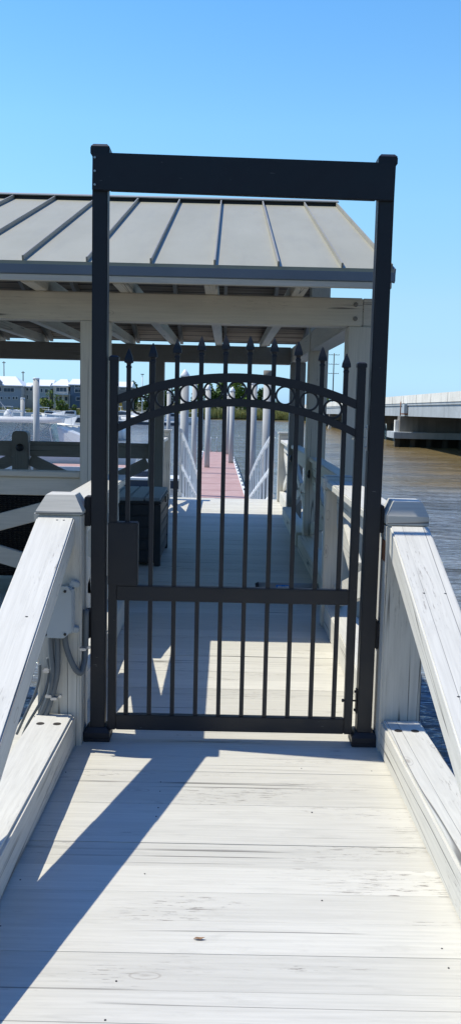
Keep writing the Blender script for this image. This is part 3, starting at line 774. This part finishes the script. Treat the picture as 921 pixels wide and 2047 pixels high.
# second dock, in front of the moored boat
d2 = empty('floating_dock', (-12, 49, ZD), 'rose floating dock lying crosswise in front of the moored centre console boat', 'floating dock')
m = MB(); x = -19.0
while x < -4.2:
    m.box(x, x+2.9, 47.2, 49.4, ZD-.06, ZD, 0); x += 2.96
m.build('dock_boards', M['red'], d2)
MB().box(-19.1, -4.1, 47.05, 47.195, ZD-.22, ZD+.02, .01).build('fender', M['alu'], d2)
MB().box(-18.9, -4.3, 47.3, 49.3, ZW-.2, ZD-.065, 0).build('float', M['concs'], d2)
# small dock beyond the storage box
c1 = on(285, 955, ZD)
d3 = empty('floating_dock', (c1.x, c1.y, ZD), 'pale narrow finger dock seen past the storage box', 'floating dock')
MB().box(c1.x-5, c1.x+2.2, c1.y-.2, c1.y+1.8, ZD-.10, ZD, .01).build('dock_boards', M['alu'], d3)
MB().box(c1.x-4.9, c1.x+2.1, c1.y-.1, c1.y+1.7, ZW-.2, ZD-.105, 0).build('float', M['navy'], d3)
m = MB(); 
rk = c1+Vector((-.15, .7, .12))
for i in range(5): m.tube([(rk.x+.42*math.cos(a)*(1-.05*i), rk.y+.3*math.sin(a), ZD+.03+.05*i) for a in [R(20*q) for q in range(19)]], .03, 6)
tag(m.build('coiled_hose', M['navy']), 'dark coiled hose lying on the narrow finger dock', 'hose')

# ------------------------------------------------------------------ piles
def pile_obj(r, top, cap):
    e = empty('mooring_pile', (0, 0, 0))
    MB().lathe((0, 0, 0), [(r, ZW-.8), (r, top)], 16, True).build('pile_shaft', M['pile'], e)
    if cap == 'cone': MB().lathe((0, 0, top), [(r*1.12, -.02), (r*1.12, .03), (r*.6, .16), (.02, .26)], 16, True).build('cap', M['white'], e)
    elif cap == 'flat': MB().lathe((0, 0, top), [(r*1.06, -.02), (r*1.06, .05), (r*.9, .07)], 16, True).build('cap', M['white'], e)
    else: MB().lathe((0, 0, top), [(r*1.1, -.30), (r*1.1, .0), (r*.95, .01)], 16, True).build('cap', M['concs'], e)
    return e
PILES = [
 (73, 758, 46.9, 12.5, 'flat', 'tall mooring pile through the crosswise rose dock beside the moored boat'),
 (46, 797, 70, 8.5, 'flat', 'short pale mooring pile in open water before the grey house'),
 (370, 752, 34.0, 17, 'cone', 'thick mooring pile with white cone cap left of the gangway'),
 (389.5, 768, 45.0, 10.5, 'flat', 'slim mooring pile just behind the thick coned pile'),
 (416.5, 778, 49.0, 10.5, 'cone', 'coned mooring pile on the left edge of the long rose dock'),
 (464.5, 782, 53.0, 10, 'cone', 'coned mooring pile on the right edge of the long rose dock'),
 (456.5, 790, 62.0, 7, 'flat', 'thin far mooring pile almost hidden behind the right edge dock pile'),
 (508, 768, 40.0, 12.5, 'flat', 'grey mooring pile right of the dock with dark stained foot'),
 (536, 741, 33.0, 17.5, 'collar', 'thickest and tallest pile right of the gangway with dark collar'),
 (338, 785, 62.0, 8, 'cone', 'small coned pile behind the sunlit end post'),
 (404, 800, 75.0, 6, 'flat', 'small far pile between the slim pile and the coned dock pile'),
]
for px, py, Y, wpx, cap, lab in PILES:
    b_ = at(px, py, Y); e = pile_obj(wpx*Y/FPX/2, b_.z, cap); e.location = (b_.x, b_.y, 0)
    tag(e, lab, 'mooring pile', 'mooring piles around the docks')

# ------------------------------------------------------------------ boats
def hull_mb(L, B, H, sheer=.35, bow=1):
    """hull along +X (bow at +X), waterline z=0"""
    rings = []
    for i in range(15):
        t = i/14; x = L*(t-.5)
        wd = B/2*(1-max(0, (t-.45)/.55)**2.2)+.015; top = H*(1+sheer*max(0, t-.3)**1.5)
        fl = max(0, (t-.55)/.45); xo = x+fl*.0
        rings.append([(xo+fl*.55*H, wd*1.0, top), (xo+fl*.25*H, wd*(.92-.25*fl), H*.35), (xo, wd*(.75-.45*fl), -.25), (xo, 0, -.4),
                      (xo, -wd*(.75-.45*fl), -.25), (xo+fl*.25*H, -wd*(.92-.25*fl), H*.35), (xo+fl*.55*H, -wd, top)])
    return rings
def place(mb_list, root):
    pass
def xf(e, loc, rz): e.location = loc; e.rotation_euler = (0, 0, rz)
def boat_hull(e, L, B, H, stripe=None):
    r = hull_mb(L, B, H)
    h = MB().loft(r, close=True, smooth=True).build('hull', M['white'], e)
    # rub rail
    m = MB()
    for s in (0, -1): m.tube([(p[s][0], p[s][1]*1.01, p[s][2]-.04) for p in r], .035, 6)
    m.build('rub_rail', M['alu'], h)
    return h
# moored centre console with hardtop and clear enclosure
def console_boat():
    e = empty('motor_boat', (0, 0, 0), 'white centre console boat with hardtop, radar and clear enclosure at the crosswise dock', 'boat')
    boat_hull(e, 10.2, 2.9, 1.02)
    ht = MB().loft([[(x, y, 2.62+z) for x, y, z in ((a-.1, -1.15*s, .0), (a-.1, 1.15*s, .0), (a, .95*s, .30), (a, -.95*s, .30))] for a, s in ((-3.2, .9), (-2.8, 1), (.2, 1), (.9, .9), (1.3, .7))]).build('hardtop', M['canvas'], e)
    MB().box(-2.6, -1.0, -.1, .1, 3.18, 3.28, .03).build('radar_bar', M['white'], ht)
    MB().lathe((-1.8, 0, 2.90), [(.28, 0), (.26, .2), (.12, .38), (.1, .42)], 14, True).build('radar_pedestal', M['white'], ht)
    MB().tube([(-1.3, -.6, 2.75), (-3.4, -.7, 5.4)], .02, 6).build('antenna', M['alu'], ht); MB().tube([(.2, .5, 2.75), (.25, .5, 3.05)], .03, 6).build('antenna', M['alu'], ht)
    m = MB()
    for x, x2 in ((-2.6, -2.7), (-.9, -.8), (.7, 1.0)):
        for s in (-1, 1): m.tube([(x2, s*.95, 1.05), (x, s*.9, 2.62)], .035, 8)
    for s in (-1, 1): m.tube([(-2.6, s*.93, 1.1), (-.9, s*.91, 2.5)], .025, 6); m.tube([(-.8, s*.93, 1.1), (.7, s*.91, 2.5)], .025, 6); m.tube([(-.8, s*.93, 1.9), (.9, s*.91, 1.9)], .025, 6)
    m.build('top_frame', M['alu'], e)
    m = MB()
    for s in (-1, 1): m.prism([(-2.6, 1.15), (1.0, 1.15), (.75, 2.6), (-2.6, 2.6)], s*.93-.01, s*.93+.01, 'XZ')
    m.loft([[(1.05, -.9, 1.3), (1.05, .9, 1.3), (1.07, .9, 1.3), (1.07, -.9, 1.3)], [(.75, -.85, 2.6), (.75, .85, 2.6), (.77, .85, 2.6), (.77, -.85, 2.6)]], smooth=False)
    m.build('clear_enclosure', M['enclosure'], e)
    m = MB(); m.box(-1.0, .6, -.5, .5, .6, 1.75, .08); m.build('console', M['white'], e)
    m = MB(); m.loft([[(1.45, -1.15, 1.12), (1.45, 1.15, 1.12), (1.12, .75, 2.42), (1.12, -.75, 2.42)], [(2.6, -1.1, 1.15), (2.6, 1.1, 1.15), (2.35, .6, 1.98), (2.35, -.6, 1.98)], [(5.0, -.45, 1.25), (5.0, .45, 1.25), (4.9, .3, 1.36), (4.9, -.3, 1.36)]], smooth=False); m.build('foredeck', M['canvas'], e)
    m = MB()
    for y in (-.5, .5): m.box(-5.7, -5.15, y-.2, y+.2, .5, 1.5, .08); m.box(-5.5, -5.3, y-.08, y+.08, -.4, .5, .02)
    m.build('outboard_motor', M['white'], e)
    m = MB()
    for i, x in enumerate((3.0, 3.45)): m.box(x, x+.32, -1.30+.25*i, -1.285+.25*i, .58, .68, 0)
    m.build('hull_lettering', M['navy'], e)
    return e
b1 = console_boat(); p = at(88, 905, 51.3); xf(b1, (p.x-.2, 51.3, ZW), R(-2))
# far sport boats from one builder
def cruiser(name, lab, L, B, H, canopy='navy', tower=False, cat='boat'):
    e = empty('motor_boat', (0, 0, 0), lab, cat, 'white boats in the marina')
    boat_hull(e, L, B, H)
    m = MB(); m.loft([[(-.18*L, -B*.36, H*.9), (-.18*L, B*.36, H*.9), (-.17*L, B*.3, H*1.75), (-.17*L, -B*.3, H*1.75)], [(.08*L, -B*.36, H*1.0), (.08*L, B*.36, H*1.0), (.04*L, B*.3, H*1.7), (.04*L, -B*.3, H*1.7)], [(.34*L, -B*.16, H*1.12), (.34*L, B*.16, H*1.12), (.32*L, B*.1, H*1.25), (.32*L, -B*.1, H*1.25)]], smooth=False)
    m.build('cabin', M['white'], e)
    m = MB(); 
    for s in (-1, 1): m.prism([(-.15*L, H*1.2), (.06*L, H*1.25), (.03*L, H*1.6), (-.15*L, H*1.62)], s*B*.355-.02, s*B*.355+.02, 'XZ')
    m.build('cabin_window', M['glass'], e)
    m = MB(); m.box(-.36*L, -.06*L, -B*.34, B*.34, H*2.3, H*2.3+.1, .03)
    for x in (-.34*L, -.08*L):
        for s in (-1, 1): m.tube([(x, s*B*.33, H*.9), (x, s*B*.33, H*2.3)], .03, 6)
    m.build('canopy', M[canopy], e)
    m = MB(); m.tube([(.1*L, -B*.42, H*1.6), (.3*L, -B*.32, H*1.75), (.55*L, 0, H*1.9), (.3*L, B*.32, H*1.75), (.1*L, B*.42, H*1.6)], .025, 6)
    for x, y in ((.1*L, B*.42), (.3*L, B*.32), (.1*L, -B*.42), (.3*L, -B*.32)): m.tube([(x, y, H), (x, y, H*1.68)], .02, 6)
    m.build('bow_rail', M['alu'], e)
    return e
def put(e, px, Y, rz): p = at(px, 830, Y); xf(e, (p.x, Y, ZW), rz); return e
put(cruiser('a', 'white flared cruiser with dark canopy anchored in the channel behind the moored boat', 8.5, 2.8, 1.35), 165, 92, R(176))
put(cruiser('b', 'small white runabout tied at the marina dock below the grey house', 7, 2.4, .95, 'alu'), 30, 190, R(0))
put(cruiser('c', 'small white boat at the marina dock below the palms', 7.5, 2.4, 1.0, 'alu'), 104, 172, R(8))
put(cruiser('d', 'white boat with navy canopy below the cream house', 8.5, 2.6, 1.1, 'navy'), 136, 168, R(185))
put(cruiser('e', 'white cruiser at the marina dock beside the yellow hoist', 9, 2.8, 1.25, 'alu'), 250, 158, R(5))
put(cruiser('f', 'white boat with navy canopy at the end of the marina dock near the light pole', 8, 2.7, 1.2, 'navy'), 289, 156, R(170))
put(cruiser('h', 'white boat lying behind the small coned pile', 8, 2.6, 1.15, 'navy'), 347, 160, R(10))
# marina dock
p0, p1 = at(-40, 840, 162), at(352, 840, 152)
md = empty('marina_dock', ((p0.x+p1.x)/2, 157, ZW), 'long low marina dock with dark floats below the houses', 'dock')
MB().bar((p0.x, p0.y, ZW+.55), (p1.x, p1.y, ZW+.55), 2.2, .16, .02).build('dock_boards', M['alu'], md)
MB().bar((p0.x, p0.y, ZW+.15), (p1.x, p1.y, ZW+.15), 2.0, .62, 0).build('float', M['navy'], md)
hp = at(240, 832, 166)
yh = empty('boat_hoist', (hp.x, hp.y, ZW), 'yellow steel boat hoist at the marina edge', 'hoist')
M['yellow'] = plain('yellow_paint', (.6, .36, .04), .5)
m = MB(); z = ZW
m.bar((hp.x-.6, hp.y, z), (hp.x+.1, hp.y, z+3.6), .22, .22, .02); m.bar((hp.x+.8, hp.y, z), (hp.x+.2, hp.y, z+3.6), .22, .22, .02); m.build('leg_frame', M['yellow'], yh)
MB().bar((hp.x+.1, hp.y, z+3.7), (hp.x-1.6, hp.y, z+2.6), .2, .25, .02).build('boom', M['yellow'], yh)

# ------------------------------------------------------------------ poles
def upole(px, ptop, pbot, Y, lab, arms=0, r=.16, name='utility_pole', cat='utility pole', light=False):
    b_ = at(px, pbot, Y); t_ = at(px, ptop, Y); e = empty(name, (b_.x, Y, b_.z), lab, cat)
    MB().tube([(b_.x, Y, -1.0), (b_.x, Y, t_.z)], [r*1.2, r*.8], 8).build('shaft', M['alu' if light else 'poleW'], e)
    for i in range(arms):
        z = t_.z-.6-1.35*i*Y/200*1.5; a = MB(); hw_ = (1.5 if arms > 1 else .45)*Y/260
        a.box(b_.x-hw_, b_.x+hw_, Y-.08, Y+.08, z-.08, z+.08, .01)
        for s in (-1, -.45, .45, 1): a.lathe((b_.x+s*hw_*.95, Y, z+.081), [(.06, 0), (.08, .12), (.03, .25)], 8)
        a.build('crossarm', M['poleW'], e)
    if light: MB().box(b_.x-.35, b_.x+.35, Y-.15, Y+.15, t_.z, t_.z+.16, .03).build('lamp_head', M['concs'], e)
    return e
upole(664, 706, 800, 330, 'tall utility pole with three crossarms beyond the bridge', 3, .2)
upole(9, 722, 790, 330, 'utility pole rising behind the ridge of the grey house', 1, .18)
upole(47, 742, 790, 330, 'utility pole rising between the grey house and the low link house', 1, .2)
upole(284, 749, 832, 190, 'slim pale light pole standing by the marina dock', 0, .10, 'light_pole', 'light pole', True)

# ------------------------------------------------------------------ houses
WALL = {n: plain('siding_'+n, c, .7, sc=.5, var=.06) for n, c in (('blue_grey', (.40, .45, .50)), ('grey', (.48, .50, .51)), ('teal', (.36, .46, .49)), ('cream', (.72, .69, .60)), ('navy', (.13, .19, .27)), ('brown', (.28, .26, .25)))}
def house(px0, px1, Y, yr, ye, yb, wall, lab, wins, hip=True, balcony=None, gable=None, dep=9.0):
    A, B = at(px0, ye, Y), at(px1, ye, Y); zr, ze, zb = at((px0+px1)/2, yr, Y).z, at((px0+px1)/2, ye, Y).z, at((px0+px1)/2, yb, Y).z
    x0, x1 = A.x, B.x; Wd = x1-x0; e = empty('waterfront_house', ((x0+x1)/2, Y+dep/2, zb), lab, 'house', 'houses along the far waterfront')
    MB().box(x0+.25, x1-.25, Y, Y+dep, zb-.5, ze, 0).build('wall', WALL[wall], e)
    o = .45; ins = min(Wd*.3, 2.6) if hip else .01
    P = [(x0-o+.25, Y-o, ze+.002), (x1+o-.25, Y-o, ze+.002), (x1+o-.25, Y+dep+o, ze+.002), (x0-o+.25, Y+dep+o, ze+.002)]
    Q = [(x0+ins, Y+dep/2, zr), (x1-ins, Y+dep/2, zr)]
    t = bmesh.new(); pv_ = [t.verts.new(q) for q in P]; lv = [t.verts.new((q[0], q[1], q[2]-.22)) for q in P]; qv = [t.verts.new(q) for q in Q]
    t.faces.new((pv_[0], pv_[1], qv[1], qv[0])); t.faces.new((pv_[1], pv_[2], qv[1])); t.faces.new((pv_[2], pv_[3], qv[0], qv[1])); t.faces.new((pv_[3], pv_[0], qv[0]))
    for i in range(4): t.faces.new((pv_[i], lv[i], lv[(i+1) % 4], pv_[(i+1) % 4]))
    t.faces.new(lv[::-1])
    MB()._merge(t).build('roof', M['paintroof'], e)
    for (a, b_, ya_, yb_) in wins:
        q0, q1 = at(a, yb_, Y), at(b_, ya_, Y); f = MB()
        f.box(q0.x-.09, q1.x+.09, Y-.09, Y-.002, q0.z-.09, q1.z+.09, 0); f = f.build('window', M['alu'], e)
        n = max(1, round((q1.x-q0.x)/1.0)); w_ = (q1.x-q0.x)/n
        pm = MB()
        for i in range(n): pm.box(q0.x+i*w_+.04, q0.x+(i+1)*w_-.04, Y-.12, Y-.0905, q0.z+.02, q1.z-.02, 0)
        pm.build('pane', M['glass'], f)
    if balcony:
        a, b_, y1_, y2_ = balcony; q0, q1 = at(a, y2_, Y-1.6), at(b_, y1_, Y-1.6); bm2 = MB()
        bm2.box(q0.x, q1.x, Y-1.6, Y-.005, q0.z-.15, q0.z, 0); bm2.box(q0.x, q1.x, Y-1.6, Y-1.54, q1.z-.08, q1.z, 0)
        n = int((q1.x-q0.x)/.35)
        for i in range(n+1): xx = q0.x+(q1.x-q0.x-.06)*i/n; bm2.box(xx, xx+.06, Y-1.59, Y-1.55, q0.z+.001, q1.z-.081, 0)
        for xx in (q0.x+.05, (q0.x+q1.x)/2, q1.x-.2): bm2.box(xx, xx+.15, Y-1.5, Y-1.35, zb-.5, q0.z-.151, 0)
        bm2.build('balcony', M['alu'], e)
    if gable:
        a, b_, yt, yb2 = gable; q0, q1 = at(a, yb2, Y-.6), at(b_, yt, Y-.6)
        MB().prism([(q0.x, q0.z), (q1.x, q0.z), (q1.x, (q0.z+q1.z)/2), ((q0.x+q1.x)/2, q1.z), (q0.x, (q0.z+q1.z)/2)], Y-.6, Y-.01, 'XZ').build('gable_bay', WALL[wall], e)
    return e
house(-30, 45, 222, 751, 770, 812, 'blue_grey', 'blue grey house with row of white framed windows and white hipped roof', [(8, 29, 776, 783), (-6, 4, 774, 782), (2, 6, 793, 798), (11, 13, 793, 797), (17, 21, 793, 798), (26, 30, 793, 798), (32, 36, 793, 798)], gable=(-8, 5, 757, 770))
house(40, 68, 226, 764, 772, 812, 'grey', 'narrow grey link house half hidden by the mooring piles', [(53, 58, 776, 781), (60, 66, 776, 781), (54, 57, 790, 798)])
house(66, 104, 222, 758, 771, 812, 'teal', 'teal grey house with white roof behind the palm', [(82, 86, 777, 784), (90, 97, 778, 785), (84, 98, 794, 800)], hip=False, gable=(101, 107, 765, 777))
house(105, 139, 220, 757, 771, 812, 'cream', 'cream house with white balcony above the shrubs', [(113, 134, 775, 783), (110, 116, 793, 801), (119, 124, 793, 801), (130, 136, 793, 801)], balcony=(111, 140, 783, 788))
house(139, 200, 220, 757, 769, 812, 'navy', 'dark navy house with white roof beside the pavilion front post', [(150, 164, 771, 774), (150, 164, 778, 784), (153, 164, 794, 800), (172, 190, 776, 784)], hip=False)
house(214, 263, 222, 762, 773, 815, 'brown', 'dark brown house with white roof seen past the gate stile', [(240, 251, 776, 779), (246, 252, 792, 803), (226, 236, 780, 790)], hip=False)

# ------------------------------------------------------------------ trees and plants
def crown_mesh(m, c, rx, ry, rz, n, leaf, rnd):
    bm = m.bm
    blobs = []
    for i in range(13):
        a = rnd.uniform(0, 2*math.pi); h = rnd.uniform(-.75, .85); q = math.sqrt(max(.05, 1-h*h))*rnd.uniform(.25, .85)
        blobs.append((Vector((c[0]+rx*q*math.cos(a), c[1]+ry*q*math.sin(a), c[2]+rz*h*.8)), rnd.uniform(.25, .5)))
    for i in range(n):
        b, s = rnd.choice(blobs)
        d = Vector((rnd.gauss(0, 1), rnd.gauss(0, 1), rnd.gauss(0, 1))).normalized()*rnd.uniform(.55, 1.05)
        p = b+Vector((d.x*rx*s, d.y*ry*s, d.z*rz*s))
        u = Vector((rnd.gauss(0, 1), rnd.gauss(0, 1), rnd.gauss(0, .6))).normalized(); v_ = u.orthogonal().normalized()
        v_ = Quaternion(u, rnd.uniform(0, 6.28)) @ v_
        L = leaf*rnd.uniform(.6, 1.4)
        bm.faces.new([bm.verts.new(q) for q in (p-u*L, p+v_*L*.55, p+u*L, p-v_*L*.55)])
def tree(px, pt, pb, Y, wpx, lab, mat, seed, n=900, group='trees on the far bank', name='broadleaf_tree', cat='tree'):
    rnd = random.Random(seed); b_ = at(px, pb, Y); t_ = at(px, pt, Y); H = t_.z-b_.z; W_ = wpx*Y/FPX/2
    e = empty(name, (b_.x, Y, b_.z), lab, cat, group)
    m = MB(); m.tube(curve([(b_.x, Y, b_.z-.8), (b_.x+.1*W_, Y, b_.z+H*.3), (b_.x-.05*W_, Y, b_.z+H*.75)], 4), [.03*H*(1-.08*i) for i in range(9)], 7)
    for i in range(5):
        a = rnd.uniform(0, 6.28); z = b_.z+H*rnd.uniform(.25, .5)
        m.tube([(b_.x, Y, z), (b_.x+W_*.6*math.cos(a), Y+W_*.6*math.sin(a), z+H*.3)], [.014*H, .005*H], 5)
    m.build('trunk', M['bark'], e)
    m = MB(); crown_mesh(m, (b_.x, Y, b_.z+H*.56), W_*1.0, W_*1.0, H*.46, n, .035*H+.1, rnd); m.build('crown', M[mat], e)
    return e
tree(424, 757, 828, 232, 40, 'broad mid green tree behind the coned dock pile', 'leafA', 1)
tree(446, 764, 828, 238, 34, 'darker green tree at the back of the central clump', 'leafA', 2)
tree(478, 757, 828, 230, 42, 'tallest bright green tree of the central clump', 'leafB', 3, 1300)
tree(498, 768, 828, 234, 34, 'green tree right of the tallest bright one', 'leafB', 4)
tree(520, 776, 828, 240, 26, 'smaller green tree behind the grey pile with stained foot', 'leafA', 5)
tree(396, 762, 826, 236, 30, 'green tree seen between thick coned pile and slim pile', 'leafB', 6)
tree(455, 800, 829, 222, 26, 'low olive bush at the foot of the central clump', 'leafC', 7, 500, name='bush', cat='bush')
tree(488, 795, 829, 222, 30, 'rounded green bush below the tallest tree', 'leafB', 8, 600, name='bush', cat='bush')
tree(358, 768, 826, 230, 26, 'green tree left of the thick coned pile', 'leafB', 9)
tree(334, 772, 826, 232, 26, 'green tree behind the small coned pile', 'leafA', 10)
tree(297, 776, 828, 235, 40, 'dark dense tree behind the light pole', 'leafA', 11, 1100)
tree(268, 764, 828, 240, 24, 'dark tree just right of the brown house', 'leafA', 12)
tree(648, 792, 812, 350, 24, 'distant green tree beyond the bridge', 'leafB', 13, 600)
tree(678, 796, 812, 350, 26, 'distant low tree peeping over the bridge parapet', 'leafA', 14, 600)
tree(553, 800, 812, 380, 16, 'tiny distant tree at the far landing of the bridge', 'leafA', 15, 400)
for i, (px, pt, w_, mt, lb) in enumerate(((86, 795, 22, 'leafC', 'light green shrub beside the tall dock pile'), (98, 800, 20, 'leafB', 'round green shrub below the palm'), (120, 797, 22, 'leafB', 'green shrub in front of the cream house'), (131, 802, 18, 'leafC', 'small pale shrub at the corner of the cream house'), (148, 806, 16, 'leafB', 'low shrub before the navy house'))):
    tree(px, pt, 824, 212, w_, lb, mt, 30+i, 520, 'shrubs before the houses', 'shrub', 'shrub')
def palm(px, pt, pb, Y, lab, seed):
    rnd = random.Random(seed); b_ = at(px, pb, Y); t_ = at(px, pt, Y); H = t_.z-b_.z
    e = empty('palm_tree', (b_.x, Y, b_.z), lab, 'palm tree')
    MB().tube([(b_.x, Y, b_.z-.6), (b_.x+.05, Y, b_.z+H*.45), (b_.x, Y, b_.z+H*.78)], [.26, .2, .22], 8).build('trunk', M['bark'], e)
    m = MB()
    for i in range(46):
        a = rnd.uniform(0, 6.28); el = rnd.uniform(-.6, 1.3); Ln = H*.26*rnd.uniform(.8, 1.15); c = Vector((b_.x, Y, b_.z+H*.78)); d = Vector((math.cos(a)*math.cos(el), math.sin(a)*math.cos(el), math.sin(el))); s_ = d.cross(Vector((0, 0, 1))).normalized()
        tip = c+d*Ln+Vector((0, 0, -.25*Ln)); mid = c+d*Ln*.55
        for k_ in (-1, -.5, 0, .5, 1):
            m.poly(mid+s_*.04*k_, mid+s_*.12*k_+d*.05, tip+s_*Ln*.35*k_-d*abs(k_)*Ln*.15)
        m.poly(c-s_*.03, c+s_*.03, mid+s_*.05, mid-s_*.05)
    m.build('crown', M['leafB'], e)
palm(101, 777, 824, 214, 'palm with round fan crown before the teal house', 1)
palm(114, 786, 824, 213, 'shorter palm leaning against the cream house', 2)

# marsh grass: uncountable blades
def blades(rng, n, hmin, hmax, wid, zf, seed, lean=.25):
    rnd = random.Random(seed); m = MB(); bm = m.bm
    for i in range(n):
        x, y = rng(rnd); z = zf(x, y); h = rnd.uniform(hmin, hmax); a = rnd.uniform(0, 6.28); l = rnd.uniform(0, lean)*h; wd = wid*rnd.uniform(.6, 1.3)
        s_ = Vector((math.cos(a+1.57), math.sin(a+1.57), 0))*wd
        p = Vector((x, y, z)); q = p+Vector((math.cos(a)*l*.3, math.sin(a)*l*.3, h*.6)); r = p+Vector((math.cos(a)*l, math.sin(a)*l, h))
        v = [bm.verts.new(k_) for k_ in (p-s_, p+s_, q+s_*.7, q-s_*.7, r)]
        bm.faces.new(v[:4]); bm.faces.new((v[3], v[2], v[4]))
    return m
def edge(x): return 210+3*math.sin(x*.05)+2*math.sin(x*.13+1)
def rngfar(rnd): x = rnd.uniform(-9, 22); return x, edge(x)+2+abs(rnd.gauss(0, 5))
def rngleft(rnd): x = rnd.uniform(-62, -9); return x, edge(x)+2+abs(rnd.gauss(0, 4))
mg = blades(rngfar, 11000, 1.0, 1.9, .07, lambda x, y: -2.2+min(1.2, (y-edge(x))*.08), 5).build('marsh_grass', M['grass']); tag(mg, 'yellow green marsh grass along the far water edge', 'marsh grass', kind='stuff')
mg2 = blades(rngleft, 7000, .5, 1.1, .07, lambda x, y: -2.2+min(1.2, (y-edge(x))*.08), 6).build('shore_grass', M['grass']); tag(mg2, 'short rough grass on the bank below the houses', 'grass', kind='stuff')
# reeds by the ramp
rc = at(872, 1500, 4.6)
def rngr(rnd): return rc.x+rnd.gauss(0, .05), 4.6+rnd.gauss(0, .06)
rd = blades(rngr, 24, 1.7, 2.45, .006, lambda x, y: ZW-.1, 9, .10).build('reed_clump', M['reed']); tag(rd, 'clump of green reeds rising from the shaded water beside the kerb', 'reeds')

# ------------------------------------------------------------------ bridge
XB, BW = 17.5, 9.5
ZT = [(-60, 3.0), (20, 2.95), (67, 2.80), (91, 2.62), (148, 2.15), (197, 1.62), (300, .55), (520, .2)]
def zt(y):
    for (a, za), (b, zb_) in zip(ZT, ZT[1:]):
        if a <= y <= b: return za+(zb_-za)*(y-a)/(b-a)
    return ZT[-1][1]
bd = empty('road_bridge', (XB+BW/2, 110, 0), 'long low concrete road bridge crossing the river', 'bridge')
ys = [-60+6*i for i in range(97)]
def strip(x0, x1, top, bot, name, mat):
    m = MB(); m.loft([[(x0, y, zt(y)+top), (x1, y, zt(y)+top), (x1, y, zt(y)+bot), (x0, y, zt(y)+bot)] for y in ys], smooth=False); return m.build(name, M[mat], bd)
par = strip(XB, XB+.28, 0, -.76, 'parapet', 'conc'); strip(XB+BW-.28, XB+BW, 0, -.76, 'parapet', 'conc')
strip(XB+.05, XB+BW-.05, -.765, -.98, 'deck_slab', 'concd')
for i in range(4):
    x = XB+.14+i*(BW-.75)/3; strip(x, x+.42, -.985, -2.02, 'girder', 'concd')
m = MB()
for y in range(-54, 300, 6): m.box(XB-.012, XB-.001, y-.03, y+.03, zt(y)-.76, zt(y)-.02, 0)
m.build('joint_strips', M['concs'], par)
piers = []
def pier_near(y):
    e = empty('bridge_pier', (XB+BW/2, y, ZW), 'broad concrete wall pier on a footing slab nearest on the right', 'bridge pier', 'piers under the road bridge')
    z = zt(y)-2.025
    MB().box(XB-.2, XB+BW+.2, y-.7, y+.7, z-1.55, z-.001, .03).build('wall', M['concs'], e)
    MB().box(XB-.1, XB+BW+.1, y-.6, y+1.0, ZW-.6, z-2.202, .02).build('footing_shade_mass', M['pileshade'], e)  # added dark mass, stands in for the shade between the piles
    MB().box(XB-1.0, XB+BW+1, y-2.0, y+2.0, z-2.2, z-1.551, .04).build('footing', M['concd'], e)
    MB().box(XB-.6, XB-.201, y-.3, y+.3, z-1.55, z-.4, .02).build('buttress', M['conc'], e)  # pale against the dark wall, its sunlit end put into the colour
    for i in range(22): MB().box(XB-.8+i*.53, XB-.38+i*.53, y-1.7+1.3*(i%3), y-1.2+1.3*(i%3), ZW-.6, z-2.201, .02).build('footing_pile', M['pileshade'], e)
    return e
pier_near(91)
def bent(y):
    e = empty('bridge_pier', (XB+BW/2, y, ZW), None, 'bridge pier', 'piers under the road bridge'); z = zt(y)-2.025
    MB().box(XB-.1, XB+BW+.1, y-.55, y+.55, max(z-.95, -1.6), z-.001, .03).build('cap_beam', M['concs'], e)
    for i, x in enumerate((XB+.4, XB+2.6, XB+4.75, XB+6.9, XB+9.1)):
        lean = -.55 if i == 0 else (.55 if i == 4 else 0)
        MB().bar((x, y, max(z-.951, -1.601)), (x+lean, y, ZW-.6), .5, .5, .02, up=(0, 1, 0)).build('column', M['conc' if i == 0 else 'concs'], e)  # sunward leg pale, inner legs dark: light and shade set by material
    return e
BL = ['five legged bridge bent just behind the broad wall pier', 'five legged bridge bent third from the broad wall pier', 'bridge bent with pale raking leg seen between the gate ring and the pavilion post', 'fifth bridge bent along the river', 'bridge bent visible beside the middle pavilion post', 'distant bridge bent next to the far bank', 'bridge bent standing at the edge of the marsh grass', 'last low bridge bent at the far landing']
for i, l_ in enumerate(BL): bent(112+21*i)['label'] = l_
bent(56)['label'] = 'bridge bent nearest the shore at the picture edge'
nb = empty('utility_cabinet', (XB-.3, 89, 0), 'grey cabinet on a bracket fixed to the side of the bridge', 'cabinet')
z = zt(89)
MB().box(XB-.25, XB+.1, 88.2, 89.3, z-1.75, z-.85, .03).build('cabinet_body', M['boxgrey'], nb)
m = MB(); m.tube([(XB-.3, 89.8, z-2.0), (XB-.3, 89.8, z-.6)], .05, 6); m.box(XB-.28, XB+.1, 88.1, 89.9, z-1.86, z-1.751, .01); m.build('bracket', M['rust'], nb)
# mud at the bridge foot
